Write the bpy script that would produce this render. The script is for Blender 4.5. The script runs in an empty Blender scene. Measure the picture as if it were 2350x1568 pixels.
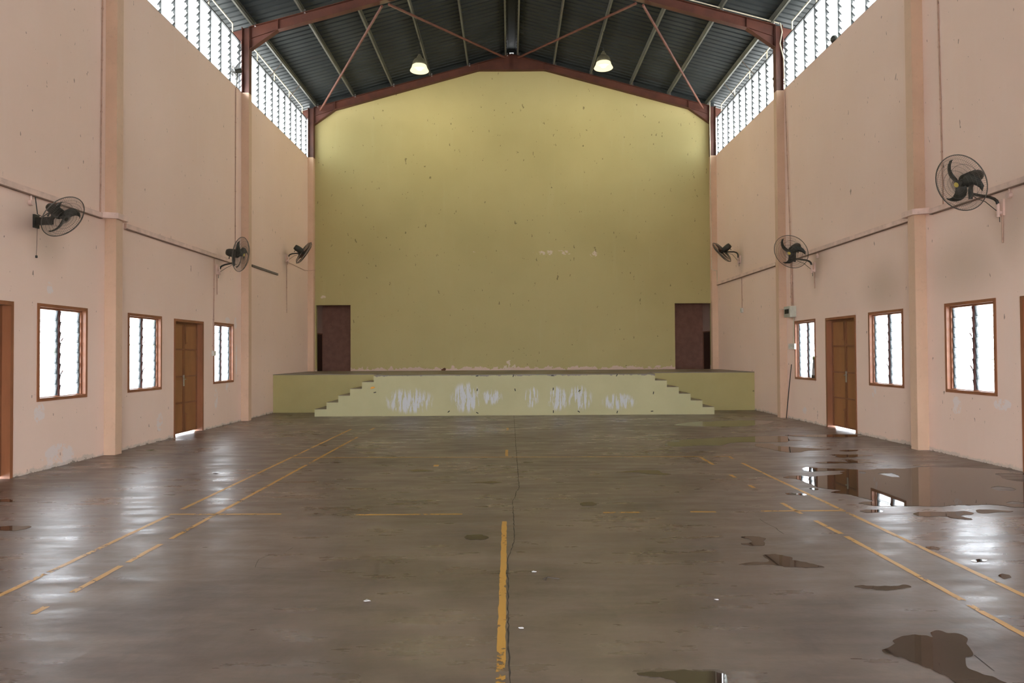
import bpy, math, random
from mathutils import Vector, Matrix
from mathutils.geometry import tessellate_polygon
random.seed(7)
S = bpy.context.scene
COL = S.collection
PI = math.pi

# ------------------------------------------------------------------ camera, sky, exposure
cam_d = bpy.data.cameras.new('camera'); cam = bpy.data.objects.new('camera', cam_d); COL.objects.link(cam)
S.camera = cam
cam_d.sensor_width = 36.0
cam_d.lens = 1577.6 / 2350 * 36.0
cam_d.clip_end = 500
yaw, pitch, roll = 0.0032, 0.0182, 0.0056
cam.location = (0, 0, 1.55)
cam.matrix_world = (Matrix.Translation((0, 0, 1.55)) @ Matrix.Rotation(-yaw, 4, 'Z')
                    @ Matrix.Rotation(pitch, 4, 'X') @ Matrix.Rotation(PI / 2, 4, 'X') @ Matrix.Rotation(-roll, 4, 'Z'))
world = bpy.data.worlds.new('overcast_sky'); S.world = world; world.use_nodes = True
bg = world.node_tree.nodes['Background']
bg.inputs[0].default_value = (0.91, 0.945, 1.0, 1); bg.inputs[1].default_value = 13.0
S.view_settings.view_transform = 'Standard'; S.view_settings.look = 'None'
S.view_settings.exposure = 1.08; S.view_settings.gamma = 1.0; S.view_settings.use_curve_mapping = False
S.cycles.diffuse_bounces = 6; S.cycles.glossy_bounces = 4; S.cycles.max_bounces = 10
S.cycles.transparent_max_bounces = 24
S.cycles.sample_clamp_indirect = 8

XL, XR, XC = -6.378, 6.596, 0.109
WT = 0.16                      # wall thickness
YN, YE = -5.6, 21.9            # near and far ends of the hall
ZW, ZC = 7.84, 9.03            # top of masonry, top of louvres
PIL = [-5.5, -0.05, 5.40, 10.83, 16.33, 21.72]
PD, PW = 0.18, 0.18            # pilaster depth and width
def zr(x): return 11.13 - 0.268 * abs(x - XC)      # top of the rafters

def portal(x, y0, y1, z0, z1, side):
    L = bpy.data.lights.new('daylight_portal', 'AREA'); L.shape = 'RECTANGLE'
    L.size = y1 - y0; L.size_y = z1 - z0; L.cycles.is_portal = True
    o = bpy.data.objects.new('daylight_portal', L); COL.objects.link(o)
    o.location = (x, (y0 + y1) / 2, (z0 + z1) / 2)
    # light looks along its -Z : towards the hall
    d = Vector((1, 0, 0)) if side < 0 else Vector((-1, 0, 0))
    zax = -d; xax = Vector((0, 1, 0)); yax = zax.cross(xax)
    o.matrix_world = Matrix.Translation(o.location) @ Matrix((xax, yax, zax)).transposed().to_4x4()

# ------------------------------------------------------------------ mesh helpers
class MB:
    def __init__(s): s.v = []; s.f = []; s.sm = []
    def add(s, v, f, smooth=False):
        n = len(s.v); s.v += [Vector(p) for p in v]; s.f += [[i + n for i in q] for q in f]; s.sm += [smooth] * len(f); return s
    def box(s, x0, x1, y0, y1, z0, z1, M=None):
        if x0 > x1: x0, x1 = x1, x0
        if y0 > y1: y0, y1 = y1, y0
        if z0 > z1: z0, z1 = z1, z0
        v = [Vector((x, y, z)) for z in (z0, z1) for y in (y0, y1) for x in (x0, x1)]
        if M is not None: v = [M @ p for p in v]
        return s.add(v, [(0, 2, 3, 1), (4, 5, 7, 6), (0, 1, 5, 4), (1, 3, 7, 5), (3, 2, 6, 7), (2, 0, 4, 6)])
    def bar(s, a, b, w, h, up=(0, 0, 1)):
        a, b = Vector(a), Vector(b); d = (b - a); L = d.length; d.normalize()
        u = Vector(up); r = d.cross(u).normalized(); u = r.cross(d).normalized()
        M = Matrix.Translation(a) @ Matrix((d, r, u)).transposed().to_4x4()
        return s.box(0, L, -w / 2, w / 2, -h / 2, h / 2, M)
    def tube(s, pts, r, n=8, closed=False, caps=True):
        pts = [Vector(p) for p in pts]; m = len(pts)
        rs = r if isinstance(r, (list, tuple)) else [r] * m
        rings = []; ref = None
        for i, p in enumerate(pts):
            if closed: t = pts[(i + 1) % m] - pts[i - 1]
            else: t = pts[min(i + 1, m - 1)] - pts[max(i - 1, 0)]
            t.normalize()
            if ref is None:
                ref = Vector((0, 0, 1)) if abs(t.z) < .9 else Vector((1, 0, 0))
            a = (ref - t * ref.dot(t)).normalized(); ref = a; b = t.cross(a)
            rings.append([p + (a * math.cos(2 * PI * k / n) + b * math.sin(2 * PI * k / n)) * rs[i] for k in range(n)])
        v = [q for R in rings for q in R]; f = []
        for i in range(m if closed else m - 1):
            j = (i + 1) % m
            for k in range(n):
                f.append((i * n + k, i * n + (k + 1) % n, j * n + (k + 1) % n, j * n + k))
        s.add(v, f, True)
        if caps and not closed:
            s.add(rings[0], [list(range(n))[::-1]]); s.add(rings[-1], [list(range(n))])
        return s
    def lathe(s, prof, n=24, M=None):
        # profile of (radius, z)
        v = []; f = []
        for r, z in prof:
            for k in range(n):
                a = 2 * PI * k / n; v.append(Vector((r * math.cos(a), r * math.sin(a), z)))
        for i in range(len(prof) - 1):
            for k in range(n):
                f.append((i * n + k, i * n + (k + 1) % n, (i + 1) * n + (k + 1) % n, (i + 1) * n + k))
        if M is not None: v = [M @ p for p in v]
        return s.add(v, f, True)
    def prism(s, poly, axis, a, b):
        # poly 2d points; axis 'X' -> (y,z), 'Y' -> (x,z), 'Z' -> (x,y)
        def mk(p, t): return {'X': (t, p[0], p[1]), 'Y': (p[0], t, p[1]), 'Z': (p[0], p[1], t)}[axis]
        n = len(poly); v = [mk(p, a) for p in poly] + [mk(p, b) for p in poly]
        s.add(v, [list(range(n)), list(range(n, 2 * n))[::-1]] + [(i, i + n, (i + 1) % n + n, (i + 1) % n) for i in range(n)])
        return s
    def build(s, name, mat, parent=None, origin=None):
        me = bpy.data.meshes.new(name)
        if parent is not None: off = Vector(parent['_o'])
        else: off = Vector(origin or (0, 0, 0))
        me.from_pydata([tuple(p - off) for p in s.v], [], s.f)
        me.polygons.foreach_set('use_smooth', s.sm)
        import bmesh as _b
        bm = _b.new(); bm.from_mesh(me); _b.ops.recalc_face_normals(bm, faces=bm.faces); bm.to_mesh(me); bm.free()
        o = bpy.data.objects.new(name, me); COL.objects.link(o); me.materials.append(mat)
        o['_o'] = tuple(off)
        if parent is not None: o.parent = parent
        else: o.location = off
        return o
def tag(o, label=None, cat=None, group=None, kind=None):
    if label: o['label'] = label
    if cat: o['category'] = cat
    if group: o['group'] = group
    if kind: o['kind'] = kind
    return o
def thing(name, loc, label, cat, group=None, kind=None):
    o = bpy.data.objects.new(name, None); COL.objects.link(o); o.location = loc; o['_o'] = tuple(loc)
    o.empty_display_size = .1
    return tag(o, label, cat, group, kind)

# ------------------------------------------------------------------ node helpers
class NT:
    def __init__(s, name):
        s.m = bpy.data.materials.new(name); s.m.use_nodes = True; s.t = s.m.node_tree; s.t.nodes.clear()
        s.out = s.n('ShaderNodeOutputMaterial')
        s._pos = None
    def n(s, t, **k):
        o = s.t.nodes.new(t)
        for a, b in k.items(): setattr(o, a, b)
        return o
    def l(s, a, b): s.t.links.new(a, b)
    def put(s, sock, v):
        if isinstance(v, bpy.types.NodeSocket): s.l(v, sock)
        elif v is not None:
            if isinstance(v, (tuple, list)) and len(v) == 3 and sock.type == 'RGBA': v = (*v, 1)
            sock.default_value = v
    def pos(s):
        if s._pos is None: s._pos = s.n('ShaderNodeNewGeometry').outputs['Position']
        return s._pos
    def math(s, op, a, b=None, clamp=False):
        o = s.n('ShaderNodeMath', operation=op, use_clamp=clamp); s.put(o.inputs[0], a)
        if b is not None: s.put(o.inputs[1], b)
        return o.outputs[0]
    def scale(s, v, vec):
        o = s.n('ShaderNodeVectorMath', operation='MULTIPLY'); s.put(o.inputs[0], v); s.put(o.inputs[1], vec); return o.outputs[0]
    def noise(s, sc, detail=3, rough=.5, vec=None, stretch=None, dist=0):
        o = s.n('ShaderNodeTexNoise'); v = vec if vec is not None else s.pos()
        if stretch: v = s.scale(v, stretch)
        s.l(v, o.inputs['Vector']); o.inputs['Scale'].default_value = sc; o.inputs['Detail'].default_value = detail
        o.inputs['Roughness'].default_value = rough; o.inputs['Distortion'].default_value = dist
        return o.outputs['Fac']
    def ramp(s, f, a, b, lo=0., hi=1.):
        o = s.n('ShaderNodeMapRange', interpolation_type='SMOOTHSTEP'); s.put(o.inputs[0], f)
        for i, v in enumerate((a, b, lo, hi)): o.inputs[1 + i].default_value = v
        return o.outputs[0]
    def mix(s, f, a, b):
        o = s.n('ShaderNodeMix', data_type='RGBA'); s.put(o.inputs[0], f); s.put(o.inputs[6], a); s.put(o.inputs[7], b); return o.outputs[2]
    def spot(s, c, r, soft=1.0):
        o = s.n('ShaderNodeVectorMath', operation='SUBTRACT'); s.l(s.pos(), o.inputs[0]); o.inputs[1].default_value = c
        d = s.scale(o.outputs[0], tuple(1 / q for q in r))
        L = s.n('ShaderNodeVectorMath', operation='LENGTH'); s.l(d, L.inputs[0])
        return s.ramp(L.outputs['Value'], 1.0 - soft * .999, 1.0, 1.0, 0.0)
    def spots(s, lst, soft=1.0):
        r = None
        for c, q in lst:
            k = s.spot(c, q, soft); r = k if r is None else s.math('MAXIMUM', r, k)
        return r
    def bsdf(s, col, rough=.6, metal=0., spec=.5, bump=None, bs=.2, bd=.01, emis=None, es=0., coat=0.):
        b = s.n('ShaderNodeBsdfPrincipled'); s.put(b.inputs['Base Color'], col); s.put(b.inputs['Roughness'], rough)
        s.put(b.inputs['Metallic'], metal); s.put(b.inputs['Specular IOR Level'], spec)
        if coat: b.inputs['Coat Weight'].default_value = coat; b.inputs['Coat Roughness'].default_value = .15
        if bump is not None:
            q = s.n('ShaderNodeBump'); q.inputs['Strength'].default_value = bs; q.inputs['Distance'].default_value = bd
            s.l(bump, q.inputs['Height']); s.l(q.outputs[0], b.inputs['Normal'])
        if emis: s.put(b.inputs['Emission Color'], emis); b.inputs['Emission Strength'].default_value = es
        s.l(b.outputs[0], s.out.inputs[0]); return s.m
def simple(name, col, rough=.6, metal=0., var=.12, sc=6., spec=.5, stretch=None, rust=0.):
    t = NT(name)
    n = t.noise(sc, 4, .6, stretch=stretch)
    lo = tuple(c * (1 - var) for c in col); hi = tuple(min(1, c * (1 + var)) for c in col)
    c = t.mix(t.ramp(n, .3, .7), lo, hi)
    if rust:
        c = t.mix(t.math('MULTIPLY', t.ramp(t.noise(14, 5, .7), .55, .66), rust), c, (.16, .06, .025))
    return t.bsdf(c, rough, metal, spec)

# ------------------------------------------------------------------ materials
def wall_mat(side):
    t = NT('pink_wall_paint_' + side)
    x = XL if side == 'left' else XR
    big = t.noise(.35, 3, .55)
    c = t.mix(t.ramp(big, .3, .7), (.785, .580, .478), (.83, .622, .520))
    # faint vertical brush streaks and wear
    st = t.noise(1.6, 4, .6, stretch=(1, 5, .6))
    c = t.mix(t.math('MULTIPLY', t.ramp(st, .5, .8), .18), c, (.82, .67, .60))
    # soot round the fan brackets
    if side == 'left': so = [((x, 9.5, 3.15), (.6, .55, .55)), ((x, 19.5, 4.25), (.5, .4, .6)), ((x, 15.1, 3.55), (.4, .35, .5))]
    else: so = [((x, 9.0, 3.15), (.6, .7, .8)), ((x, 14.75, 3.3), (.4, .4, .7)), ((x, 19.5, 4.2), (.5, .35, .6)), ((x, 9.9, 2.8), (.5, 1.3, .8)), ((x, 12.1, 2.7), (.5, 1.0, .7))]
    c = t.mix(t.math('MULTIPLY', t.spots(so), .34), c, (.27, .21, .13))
    # small dark flecks
    for sc, th, stch in ((5.5, .715, (1, 2.2, .8)), (12.0, .73, (1, 1.8, .7))):
        fl = t.noise(sc, 2.5, .65, stretch=stch)
        c = t.mix(t.math('MULTIPLY', t.ramp(fl, th, th + .02), .7), c, (.14, .09, .06))
    # filler patches where the paint has flaked off round the windows
    if side == 'left':
        pt = [((x, 9.35, .78), (.3, .16, .22)), ((x, 11.0, 1.5), (.3, .12, .5)), ((x, 11.05, .95), (.3, .1, .25)), ((x, 9.75, .12), (.3, .5, .3)),
              ((x, 16.0, 2.3), (.3, .12, .2)), ((x, 16.05, 1.45), (.3, .07, .75)), ((x, 15.55, .85), (.3, .14, .2)), ((x, 14.95, .6), (.3, .12, .35)),
              ((x, 12.55, .35), (.3, .16, .25)), ((x, 9.55, 2.5), (.3, .1, .14)), ((x, 15.55, 2.35), (.3, .2, .1))]
    else:
        pt = [((x, 9.2, .83), (.3, .25, .12)), ((x, 10.15, .75), (.3, .15, .2)), ((x, 12.45, .82), (.3, .1, .16)), ((x, 11.2, 2.1), (.3, .1, .3)), ((x, 15.4, .25), (.3, .15, .12))]
    pk = t.math('MULTIPLY', t.spots(pt), t.ramp(t.noise(7, 6, .72), .44, .52))
    c = t.mix(t.ramp(pk, .18, .3), c, (.78, .66, .62))
    # crumbling foot of the wall
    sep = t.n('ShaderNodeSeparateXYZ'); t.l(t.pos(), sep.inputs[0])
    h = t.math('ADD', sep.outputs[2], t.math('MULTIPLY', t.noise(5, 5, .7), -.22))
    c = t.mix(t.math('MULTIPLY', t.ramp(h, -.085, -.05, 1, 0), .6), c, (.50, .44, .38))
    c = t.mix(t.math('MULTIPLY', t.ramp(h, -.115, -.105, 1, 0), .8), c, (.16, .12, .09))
    return t.bsdf(c, .62, spec=.35, bump=t.noise(9, 4, .6), bs=.15, bd=.01)

def far_wall_mat():
    t = NT('olive_wall_paint')
    c = t.mix(t.ramp(t.noise(.4, 3, .5), .3, .7), (.41, .345, .148), (.45, .38, .17))
    c = t.mix(t.math('MULTIPLY', t.ramp(t.noise(1.5, 4, .6, stretch=(3, 1, .35)), .55, .8), .15), c, (.50, .46, .26))
    for sc, th, stch in ((5.5, .70, (1.8, 1, .8)), (11.0, .715, (1.4, 1, .8))):
        c = t.mix(t.math('MULTIPLY', t.ramp(t.noise(sc, 2.5, .65, stretch=stch), th, th + .02), .7), c, (.10, .08, .03))
    sep = t.n('ShaderNodeSeparateXYZ'); t.l(t.pos(), sep.inputs[0])
    n = t.math('ADD', t.math('MULTIPLY', t.noise(2.6, 6, .72), .55), t.math('MULTIPLY', t.noise(14, 3, .6), .12))
    edge = t.math('SUBTRACT', t.math('SUBTRACT', sep.outputs[2], 1.02), t.math('MULTIPLY', t.math('SUBTRACT', n, .25), 1.1))
    low = t.ramp(edge, .0, .012, 1, 0)
    chips = t.math('MULTIPLY', t.spots([((1.45, YE, 4.78), (1.1, .5, .12)), ((-1.15, YE, 4.78), (.12, .5, .08)), ((2.7, YE, 4.75), (.2, .5, .18)),
              ((-5.95, YE, 3.4), (.15, .5, .08)), ((-.02, YE, 1.15), (.32, .5, .32))]), t.ramp(t.noise(7, 4, .6), .5, .56))
    c = t.mix(low, c, (.60, .45, .37))
    c = t.mix(t.ramp(chips, .25, .35), c, (.60, .50, .38))
    return t.bsdf(c, .6, spec=.35, bump=t.noise(8, 4, .6), bs=.15, bd=.01)

def stage_mat(name, a, b, patches=False):
    t = NT(name)
    c = t.mix(t.ramp(t.noise(.8, 4, .6), .3, .7), a, b)
    if patches:
        y = 17.36
        pl = [((x, y, z), (rx, .6, rz)) for x, z, rx, rz in ((-2.55, .38, .8, .42), (-1.1, .45, .52, .5), (-.45, .46, .38, .26), (.55, .45, .25, .35), (1.2, .42, .35, .4), (1.75, .42, .42, .42), (2.75, .33, .55, .28))]
        s1 = t.math('MULTIPLY', t.spots(pl), t.ramp(t.noise(3.0, 5, .7, stretch=(4.0, 1, .55)), .42, .60))
        c = t.mix(t.math('MULTIPLY', t.ramp(s1, .03, .35), .9), c, (.56, .57, .60))
        sep = t.n('ShaderNodeSeparateXYZ'); t.l(t.pos(), sep.inputs[0])
        e = t.math('ADD', sep.outputs[2], t.math('MULTIPLY', t.noise(4.5, 5, .7), .20))
        c = t.mix(t.math('MULTIPLY', t.ramp(e, 1.108, 1.116), .9), c, (.22, .18, .17))
    fl = t.noise(5, 2.5, .65)
    c = t.mix(t.math('MULTIPLY', t.ramp(fl, .76, .78), .7), c, (.10, .08, .04))
    return t.bsdf(c, .6, spec=.35, bump=t.noise(8, 4, .6), bs=.12, bd=.01)

def concrete(name, dk, lt, r0, r1):
    t = NT(name)
    n1 = t.noise(.45, 4, .5); n2 = t.noise(2.0, 5, .55, stretch=(.55, 1.5, 1)); n3 = t.noise(18, 4, .6)
    f = t.math('ADD', t.math('MULTIPLY', n1, .5), t.math('ADD', t.math('MULTIPLY', n2, .38), t.math('MULTIPLY', n3, .12)))
    c = t.mix(t.ramp(f, .34, .66), dk, lt)
    s1 = t.noise(5, 5, .65, stretch=(.22, 1.6, 1)); s2 = t.noise(3.5, 5, .65, stretch=(1.3, .5, 1))
    c = t.mix(t.math('MULTIPLY', t.ramp(s1, .48, .72), .30), c, tuple(q * 1.5 for q in lt))
    c = t.mix(t.math('MULTIPLY', t.ramp(s2, .52, .75), .35), c, tuple(q * .5 for q in dk))
    # pale trowel arcs and dark stains
    w = t.n('ShaderNodeTexWave', wave_type='RINGS', rings_direction='Z'); w.inputs['Scale'].default_value = .22; w.inputs['Distortion'].default_value = 9
    w.inputs['Detail'].default_value = 3; w.inputs['Detail Scale'].default_value = .5; t.l(t.pos(), w.inputs['Vector'])
    c = t.mix(t.math('MULTIPLY', t.ramp(w.outputs['Fac'], .8, 1.0), .10), c, tuple(q * 1.5 for q in lt))
    c = t.mix(t.math('MULTIPLY', t.ramp(t.noise(.8, 5, .55), .42, .80), .50), c, tuple(q * .55 for q in dk))
    c = t.mix(t.math('MULTIPLY', t.ramp(t.noise(26, 1, .5), .80, .83), .6), c, (.03, .025, .02))
    rr = t.math('ADD', t.math('MULTIPLY', t.math('ADD', t.math('MULTIPLY', t.noise(.6, 3, .5), .6), t.math('MULTIPLY', s1, .4)), .55), t.math('MULTIPLY', t.noise(3, 5, .6, stretch=(.5, 1.6, 1)), .45))
    rough = t.ramp(rr, .35, .65, r0, r1)
    bmp = t.math('ADD', t.math('MULTIPLY', t.noise(2.2, 4, .6), 1.0), t.math('MULTIPLY', t.noise(30, 3, .6), .12))
    return t.bsdf(c, rough, spec=.5, bump=bmp, bs=.32, bd=.015)

def water_mat():
    t = NT('still_water_on_concrete')
    c = t.mix(t.ramp(t.noise(1.5, 4, .6), .3, .7), (.045, .033, .024), (.062, .046, .034))
    b = t.n('ShaderNodeBsdfPrincipled'); t.put(b.inputs['Base Color'], c); b.inputs['Roughness'].default_value = .015
    b.inputs['IOR'].default_value = 1.333; b.inputs['Specular IOR Level'].default_value = .5
    t.l(b.outputs[0], t.out.inputs[0]); return t.m

def line_mat():
    t = NT('worn_yellow_line_paint')
    c = t.mix(t.noise(4, 4, .6), (.52, .27, .045), (.60, .33, .075))
    b = t.n('ShaderNodeBsdfPrincipled'); t.put(b.inputs['Base Color'], c); b.inputs['Roughness'].default_value = .4
    tr = t.n('ShaderNodeBsdfTransparent'); mx = t.n('ShaderNodeMixShader')
    w = t.math('ADD', t.math('MULTIPLY', t.noise(2.5, 4, .6), .6), t.math('MULTIPLY', t.noise(20, 4, .7), .4))
    t.l(t.ramp(w, .40, .44), mx.inputs[0]); t.l(tr.outputs[0], mx.inputs[1]); t.l(b.outputs[0], mx.inputs[2]); t.l(mx.outputs[0], t.out.inputs[0])
    return t.m

def blade_glass(name, col, trans, transl, gl):
    t = NT(name)
    a = t.n('ShaderNodeBsdfTransparent'); b = t.n('ShaderNodeBsdfTranslucent'); g = t.n('ShaderNodeBsdfGlossy'); d = t.n('ShaderNodeBsdfDiffuse')
    g.inputs['Roughness'].default_value = .15
    c = t.mix(t.ramp(t.noise(3.5, 6, .75), .58, .72), col, tuple(q * f for q, f in zip(col, (.62, .66, .5))))
    t.put(a.inputs[0], c); t.put(b.inputs[0], c); t.put(d.inputs[0], c)
    m1 = t.n('ShaderNodeMixShader'); m1.inputs[0].default_value = transl / (trans + transl); t.l(a.outputs[0], m1.inputs[1]); t.l(b.outputs[0], m1.inputs[2])
    m0 = t.n('ShaderNodeMixShader'); m0.inputs[0].default_value = .12; t.l(m1.outputs[0], m0.inputs[1]); t.l(d.outputs[0], m0.inputs[2])
    m2 = t.n('ShaderNodeMixShader'); m2.inputs[0].default_value = gl; t.l(m0.outputs[0], m2.inputs[1]); t.l(g.outputs[0], m2.inputs[2])
    t.l(m2.outputs[0], t.out.inputs[0]); return t.m

M = dict(
    wl=wall_mat('left'), wr=wall_mat('right'), wf=far_wall_mat(),
    pil=simple('peach_pilaster_paint', (.64, .43, .30), .6, var=.05, sc=1.5, rust=.08),
    stage_dk=stage_mat('olive_stage_paint', (.37, .315, .125), (.41, .35, .145)),
    stage_lt=stage_mat('pale_yellow_stage_paint', (.43, .395, .215), (.47, .43, .24), True),
    deck=concrete('stage_deck_concrete', (.16, .13, .09), (.24, .20, .15), .35, .6),
    floor=concrete('damp_floor_concrete', (.100, .073, .058), (.195, .148, .118), .22, .48),
    out=concrete('outdoor_paving', (.34, .33, .31), (.46, .45, .42), .7, .9),
    water=water_mat(), line=line_mat(),
    steel=simple('red_oxide_steel_paint', (.088, .025, .013), .55, var=.2, sc=3),
    brace=simple('rusty_brace_paint', (.125, .038, .02), .65, var=.2, sc=5, rust=.5),
    galv=simple('galvanised_purlin', (.125, .125, .10), .5, 0., var=.15, sc=3),
    wood=simple('brown_varnished_frame', (.27, .10, .042), .4, var=.15, sc=5, stretch=(1, 1, .2)),
    leaf=simple('plywood_door_leaf', (.30, .13, .045), .55, var=.12, sc=3, stretch=(1, 1, .3)),
    stile=simple('door_batten_wood', (.20, .072, .027), .45, var=.15, sc=5, stretch=(1, 1, .3)),
    chrome=simple('brushed_metal', (.55, .55, .55), .3, .9),
    alu=simple('weathered_aluminium_clip', (.085, .10, .105), .5, .2, var=.5, sc=30), edge=simple('green_glass_edge', (.22, .30, .27), .3),
    clip=simple('dark_louvre_clip', (.055, .058, .06), .5, .3),
    mull=simple('maroon_mullion', (.11, .035, .03), .5),
    hi=blade_glass('frosted_louvre_glass', (.79, .81, .79), .50, .50, .05),
    lo=blade_glass('clear_louvre_glass', (.76, .775, .785), .85, .15, .04),
    cream=simple('cream_painted_tube', (.62, .58, .42), .5),
    fan=simple('black_green_fan_enamel', (.030, .030, .024), .45, .2, var=.3, sc=30),
    rustfan=simple('rust_brown_fan_blade', (.075, .032, .022), .5, .2, var=.3, sc=30, rust=.6),
    wire=simple('dusty_fan_wire', (.11, .10, .085), .5, .1),
    hub=simple('yellow_hub_badge', (.55, .42, .10), .4),
    trunk=simple('painted_cable_trunking', (.72, .52, .44), .5, rust=.12, sc=4),
    trunk_dk=simple('grubby_trunking_lid', (.16, .13, .11), .6),
    cond=simple('pinkish_conduit_pipe', (.48, .30, .22), .5, rust=.35),
    white=simple('off_white_plastic', (.62, .58, .52), .4),
    grey=simple('cream_grey_metal_box', (.46, .45, .37), .45),
    black=simple('black_rubber', (.015, .015, .015), .5),
    shade=simple('ribbed_grey_lamp_shade', (.20, .18, .11), .35, .3),
    cable=simple('pale_cable', (.62, .56, .42), .5),
    terra=simple('terracotta_room_paint', (.26, .115, .075), .7),
    darkwood=simple('dark_back_door', (.045, .018, .008), .5),
    crack=simple('dark_crack', (.035, .028, .022), .8),  # dark tone of the thin floor crack strips
    paper=simple('scrap_paper', (.7, .7, .72), .7), leafm=simple('dry_leaf', (.10, .035, .015), .7),
    green=simple('green_leaf', (.10, .12, .03), .7), orange=simple('orange_sticker', (.75, .33, .03), .6),
    stick=simple('dark_stick', (.06, .045, .035), .7), board=simple('pale_board', (.42, .40, .42), .6),
    tape=simple('black_tape_scrap', (.02, .018, .012), .6),
)
def emis(name, col, st):
    t = NT(name); e = t.n('ShaderNodeEmission'); t.put(e.inputs[0], col); e.inputs[1].default_value = st; t.l(e.outputs[0], t.out.inputs[0]); return t.m
M['edge_shade'] = simple('painted_shade_brown', (.24, .15, .11), .7)  # brown standing in for the shade below the trunking
M['bulb'] = emis('glowing_bulb', (1., .93, .62), 40)
M['reflector'] = emis('glowing_lamp_rim', (1., .86, .48), .75)
def roof_mat():
    t = NT('blue_grey_roof_sheet')
    c = t.mix(t.ramp(t.noise(.5, 4, .6), .3, .7), (.026, .032, .033), (.040, .047, .048))
    c = t.mix(t.math('MULTIPLY', t.ramp(t.noise(1.2, 5, .7, stretch=(.25, 3, 1)), .60, .72), .5), c, (.028, .018, .010))
    return t.bsdf(c, .62, 0, .2)
M['roof'] = roof_mat()

# ------------------------------------------------------------------ daylight openings
CL = []                       # clerestory bays (y0, y1)
for i in range(5): CL.append((PIL[i] + PW + .01, PIL[i + 1] - .01))
WIN = []; DOOR = []
for i in (0, 1, 2, 3):
    b = PIL[i]
    WIN += [(b + .68, b + 1.79), (b + 4.0, b + 5.08)]; DOOR.append((b + 2.22, b + 3.47))
WIN = WIN[:-4] + [(6.08, 7.19), (9.29, 10.385), (11.49, 12.6), (14.80, 15.88)]
DOOR[2] = (7.62, 8.84); DOOR[3] = (13.07, 14.32)
WZ0, WZ1, DZ = .94, 2.275, 2.26
for sd in (-1, 1):
    x = XL if sd < 0 else XR
    for y0, y1 in CL: portal(x + sd * .75, y0, y1, ZW - .1, 9.5, sd)
    for y0, y1 in WIN[:]: portal(x + sd * (WT + .12), y0, y1, WZ0, WZ1, sd)

# ------------------------------------------------------------------ floor, walls, ceiling
fl = MB().box(XL - WT, XR + WT, YN, 23.6, -.15, 0).build('floor', M['floor'])
tag(fl, 'damp grey brown concrete hall floor', 'floor', kind='structure')
og = MB().box(-60, 60, -50, 90, -.30, -.16).build('ground', M['out'])
tag(og, 'pale paving outside the hall windows', 'ground', kind='structure')

tn = [0]; DK = 1.035
def wall(name, sd, mat, label):
    x = XL if sd < 0 else XR
    ops = sorted([(a, b, WZ0, WZ1) for a, b in WIN] + [(a, b, 0., DZ) for a, b in DOOR])
    mb = MB(); y = YN; xo = x + sd * WT
    for a, b, z0, z1 in ops:
        mb.box(x, xo, y, a, 0, ZW)
        if z0 > 0: mb.box(x, xo, a, b, 0, z0)
        mb.box(x, xo, a, b, z1, ZW); y = b
    mb.box(x, xo, y, 23.6, 0, ZW)
    w = tag(mb.build(name, mat), label, 'wall', kind='structure')
    for i, p in enumerate(PIL):
        tn[0] += 1
        tag(MB().box(x, x - sd * PD, p, p + PW, DK if i == 5 else 0, ZW - .01).build('trim_%d' % tn[0], M['pil']),
            'peach painted pilaster on the %s wall, %s' % ('left' if sd < 0 else 'right', ['at the near end', 'beside the camera', 'just ahead of the camera', 'nearest in view', 'under the near steel frame', 'in the stage corner'][i]), 'pilaster', kind='structure')
    return w
wl = wall('wall_left', -1, M['wl'], 'tall pink left wall with peach pilasters')
wr = wall('wall_right', 1, M['wr'], 'tall pink right wall with peach pilasters')
# far wall with two doorways above the stage
d0, d1, d2, d3, dz = -6.17, -5.07, 5.27, 6.43, 3.14
f = MB(); yb = YE + .14
def gz(x): return zr(x) - .06
for a, b, z0 in ((XL, d0, 0), (d0, d1, dz), (d1, XC, 0), (XC, d2, 0), (d2, d3, dz), (d3, XR, 0)):
    f.prism([(a, z0), (b, z0), (b, gz(b)), (a, gz(a))], 'Y', YE, yb)
for a, b in ((d0, d1), (d2, d3)): f.box(a, b, YE, yb, 0, DK)
tag(f.build('wall_far', M['wf']), 'olive green gable wall behind the stage', 'wall', kind='structure')
nw = MB()
for a, b, z0 in ((XL, -3.2, 0), (-3.2, XC, 3.2), (XC, 3.4, 3.2), (3.4, XR, 0)):  # wide opening behind the camera, added to bring in daylight
    nw.prism([(a, z0), (b, z0), (b, gz(b)), (a, gz(a))], 'Y', YN - .15, YN)
tag(nw.build('wall_near', M['wl']), 'pink gable wall at the near end with a wide opening added for daylight', 'wall', kind='structure')
# back corridor seen through the two doorways
co = MB(); co.box(XL - WT, XR + WT, 23.45, 23.6, 0, 3.7); co.box(XL - WT, XR + WT, YE + .14, 23.6, 3.55, 3.7)
tag(co.build('wall_corridor', M['terra']), 'dim reddish corridor wall seen through the stage doorways', 'wall', kind='structure')

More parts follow.
